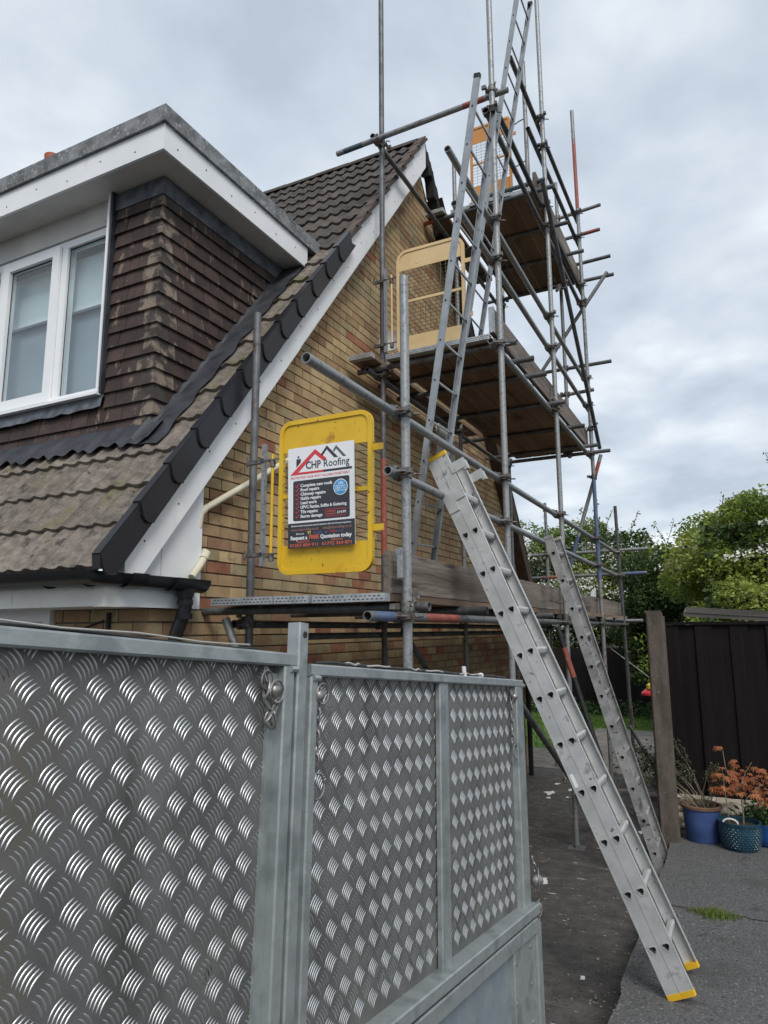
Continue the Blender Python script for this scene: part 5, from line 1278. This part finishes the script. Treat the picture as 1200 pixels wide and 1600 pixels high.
# grass on the lawn
pts = [(random.uniform(-5.5, -1.0), random.uniform(15.3, 17.6), -.44) for _ in range(9000)]+[(random.uniform(-5.2, -2.75), random.uniform(12.4, 15.3), -.43) for _ in range(3500)]
gr = blades('grass', 'grass', pts, .07, .012); gr['kind'] = 'stuff'; gr['label'] = 'short bright lawn grass at the end of the garden'
bedp = [(random.uniform(-6, 0), 17.7+random.gauss(0, .25), -.44+abs(random.gauss(0, .14))) for _ in range(4500)]
bd_ = leaves('ground_cover', 'green', bedp, .09); bd_['kind'] = 'stuff'; bd_['label'] = 'dark green planting at the foot of the far fence'
# rubble, scraps on the path
for i in range(16):
    x, y = (random.uniform(-2.6, -1.7), random.uniform(9.3, 11.0)) if i < 11 else (random.uniform(-1.8, -.9), random.uniform(7.5, 10))
    s_ = random.uniform(.03, .09); o = MB(); o.obox((x, y, path_z(y)+s_*.35), Vector((s_, s_*.3, .0)), Vector((-s_*.2, s_*.6, s_*.1)), (0.01, 0, s_*.35)); o = o.build('rubble_piece', 'rubble', smooth=0)
    tag(o, 'broken bit of grey-brown rubble lying on the concrete path', 'rubble', 'rubble on the path')
def scrap(label, c, s_, rz, m='paper', t=.006):
    o = MB(); z_ = (path_z(c[1]) if c[0] < XE else tar_z(c[1])); pts = [(c[0]+s_*random.uniform(.35, 1.1)*math.cos(rz+a), c[1]+s_*1.6*random.uniform(.35, 1.1)*math.sin(rz+a), z_+.002) for a in [i*.52+random.uniform(-.2, .2) for i in range(12)]]
    o.prism(pts, (0, 0, t)); o = o.build('scrap', m, smooth=0); tag(o, label, 'scrap'); return o
for i, (x, y, q_) in enumerate(((-2.25, 9.0, .075), (-2.05, 9.3, .05), (-2.3, 9.6, .045), (-2.2, 8.72, .03), (-2.0, 8.85, .022))): scrap(['largest white plaster scrap on the path seen left of the ladders','white plaster scrap just beyond the largest one','farthest white plaster scrap on the path','nearest white plaster scrap on the path','smallest white plaster scrap on the path, right of the others'][i], (x, y), q_, i*1.3)['group'] = 'white scraps on the path'
scrap('small white corner of board on the path just behind the trailer', (-1.52, 5.75), .05, 1.0); scrap('pair of tiny white chips on the dark path', (-.93, 4.28), .018, 0); scrap('thin white sliver on the path by the post', (-1.0, 7.6), .05, .2)
V = []; F = []
def pebble(c, r):
    st = len(V); a = random.uniform(0, 6); 
    for dx, dy, dz in ((1,0,.2),(0,1,.2),(-1,0,.2),(0,-1,.2),(.1,.1,1)): V.append((c[0]+r*(dx*math.cos(a)-dy*math.sin(a))*random.uniform(.6,1.2), c[1]+r*(dx*math.sin(a)+dy*math.cos(a))*random.uniform(.6,1.2), c[2]+r*(dz-.25)))
    F.extend([(st,st+1,st+4),(st+1,st+2,st+4),(st+2,st+3,st+4),(st+3,st,st+4)])
for i in range(700):
    y = random.uniform(2.6, 10); x = XE-abs(random.gauss(0, .10)) if i % 2 else random.uniform(-2.4, XE); pebble((x, y, path_z(y)), random.uniform(.003, .011))
for i in range(260):
    y = random.uniform(2.8, 7.1); x = random.uniform(XE, .9) if i % 3 else XE+abs(random.gauss(0, .05)); pebble((x, y, tar_z(y)), random.uniform(.0025, .007))
o = link(bpy.data.objects.new('grit', nmesh('grit', 'rubble', np.array(V), np.array(F)))); o['kind'] = 'stuff'; o['label'] = 'loose grit and small stones along the driveway edge and path'
# bird feeder with a toy-bright roof, behind the post
bf = thing('bird_feeder', 'green garden pole with a red and yellow top behind the fence post', 'bird feeder', (-1.11, 10.6, -.44))
b = MB(); b.rod((-1.09, 10.6, -.44), (-1.12, 10.6, .70), .022, 8); b.build('pole', 'toy_grn', bf)
b = MB(); b.lathe([(.001, .10), (.06, .09), (.13, .03), (.13, 0), (.001, .0)], (-1.16, 10.6, .68), 14); b.build('roof', 'toy_red', bf)
b = MB(); b.lathe([(.02, .0), (.06, .02), (.06, .07), (.02, .10)], (-1.15, 10.56, .75), 10); b.build('ornament', 'toy_yel', bf)
sp_ = thing('shrub', 'yellow-green shrub half hidden behind the concrete fence post', 'shrub', (-1.05, 11.2, -.44))
P = [(-1.12+random.gauss(0, .12), 11.2+random.gauss(0, .12), 1.15+random.gauss(0, .16)) for _ in range(420)]; leaves('foliage', 'leafB', P, .06, sp_)
P = [(-1.15+random.gauss(0, .18), 9.9+random.gauss(0, .25), -.2+abs(random.gauss(0, .14))) for _ in range(700)]
lw = thing('shrub', 'low dull shrub at the path edge behind the fence post', 'shrub', (-1.1, 9.9, -.44)); leaves('foliage', 'dryleaf', P, .04, lw)
MB().tube([(-1.05, 11.2, -.44), (-1.08, 11.2, .5), (-1.1, 11.2, 1.2)], .015, 6).build('stem', 'bark', sp_)
b = MB()
for i in range(14): b.tube([(-1.1, 9.9, -.44), (-1.15+random.uniform(-.25, .25), 9.9+random.uniform(-.25, .25), -.1)], .004, 5)
b.build('stems', 'twig', lw)

# ------------------------------------------------------------------ trees
def crown_pts(c, rad, n, lumps=34, shell=.55, seed=1):
    rs_ = np.random.RandomState(seed); c = np.array(c); rad = np.array(rad)
    d = rs_.normal(size=(lumps, 3)); d /= np.linalg.norm(d, axis=1)[:, None]
    cen = c+d*rad*rs_.uniform(.35, .92, (lumps, 1)); lr = rad.mean()*rs_.uniform(.20, .40, lumps)
    k_ = rs_.randint(0, lumps, n); q = rs_.normal(size=(n, 3)); q /= np.linalg.norm(q, axis=1)[:, None]
    rr0 = rs_.uniform(shell, 1.08, n)**.6
    return cen[k_]+q*(lr[k_]*rr0)[:, None]*np.array([1, 1, .85]), cen, lr
def tree(name, label, cat, c, rad, n, m, size, ground=-.45, seed=1, lumps=34, blossom=0, group='trees and tall shrubs beyond the garden', inner=True, bsel=None, stray=5):
    root = thing(name, label, cat, (c[0], c[1], ground), group); rs_ = np.random.RandomState(seed+50)
    P, cen, lr = crown_pts(c, rad, n, lumps, seed=seed)
    b = MB(); base = Vector((c[0], c[1], ground)); mid = Vector((c[0]+.05*rad[0], c[1], c[2]-rad[2]*.35))
    b.tube([base, base.lerp(mid, .5)+Vector((.05, 0, 0)), mid, Vector((c[0], c[1], c[2]+rad[2]*.4))], .1, 8, rr=[.15, .12, .10, .03])
    for q in cen[::2]: b.tube([mid, mid.lerp(Vector(q), .5)+Vector((0, 0, -.1)), Vector(q)], .03, 5, rr=[.05, .03, .012])
    leaves('crown', m, P, size, root, droop=.25, aspect=1.7)
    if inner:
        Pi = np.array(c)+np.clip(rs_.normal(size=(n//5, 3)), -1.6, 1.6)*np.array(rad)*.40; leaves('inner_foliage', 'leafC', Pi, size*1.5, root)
    ps_ = []
    for i in range(stray):
        a = rs_.uniform(0, 6.28); p = Vector((c[0]+rad[0]*.6*math.cos(a), c[1]+rad[1]*.3*math.sin(a), c[2]+rad[2]*.75)); dv = Vector((rs_.uniform(-.5, .5), 0, 1)).normalized()
        top_ = p+dv*rad[2]*rs_.uniform(.22, .36); b.tube([p-dv*.4, p, top_], .008, 4)
        for s_ in range(22): ps_.append(tuple(p.lerp(top_, rs_.uniform(-.2, 1.0))+Vector(rs_.normal(size=3)*.025)))
    b.build('trunk', 'bark', root)
    if ps_: leaves('shoots', m, ps_, size*.9, root, droop=-.2, kind='stuff')
    if blossom:
        q = rs_.randint(0, len(cen), blossom//60); Bp = []
        for i in q:
            d = rs_.normal(size=3); d[1] = -abs(d[1]); d /= np.linalg.norm(d); cc_ = cen[i]+d*lr[i]*1.0
            if bsel and not bsel(cc_): continue
            Bp.append(cc_+rs_.normal(size=(60, 3))*np.array([.22, .10, .09])*lr[i]*1.1)
        if Bp: leaves('blossom', 'blossom', np.concatenate(Bp), size*.62, root, aspect=1.1)
    return root
tree('hawthorn', 'hawthorn with white blossom directly behind the far scaffold bay', 'tree', (-3.55, 20.5, 2.75), (2.3, 1.8, 2.25), 50000, 'leafA', .095, seed=3, blossom=15000, lumps=44)
tree('hawthorn', 'green hawthorn with a few blossoms left of the dark fence', 'tree', (-.55, 20.0, 2.3), (1.75, 1.6, 2.1), 38000, 'leafA', .095, seed=8, blossom=3500, lumps=36)
tree('ivy_tree', 'large bright yellow-green bush with blossom towering above the dark fence', 'tree', (.62, 13.6, 2.22), (1.55, 1.3, 1.72), 62000, 'leafB', .078, seed=11, blossom=2600, lumps=46, bsel=lambda p: p[2] > 2.5)
tree('evergreen_shrub', 'dark evergreen shrub in the gap between the hawthorns and bright bush', 'tree', (-1.35, 16.8, 1.75), (1.25, .9, 1.75), 26000, 'leafC', .08, seed=17, lumps=30)
tree('willow_shrub', 'olive green shrub just above the fence below the bright bush', 'tree', (.25, 11.2, 1.65), (.95, .7, .62), 15000, 'leafB', .055, seed=23, lumps=30, stray=5)
tree('tall_tree', 'dark leafy treetop peeping out at the right edge of the view', 'tree', (2.4, 21.0, 4.0), (1.9, 1.6, 2.4), 20000, 'leafA', .10, seed=29, lumps=34)
tree('hawthorn', 'blossoming hawthorn glimpsed through the scaffold beside the gable', 'tree', (-6.2, 21.5, 2.7), (2.2, 1.6, 2.2), 22000, 'leafA', .10, seed=37, blossom=9000, lumps=34)
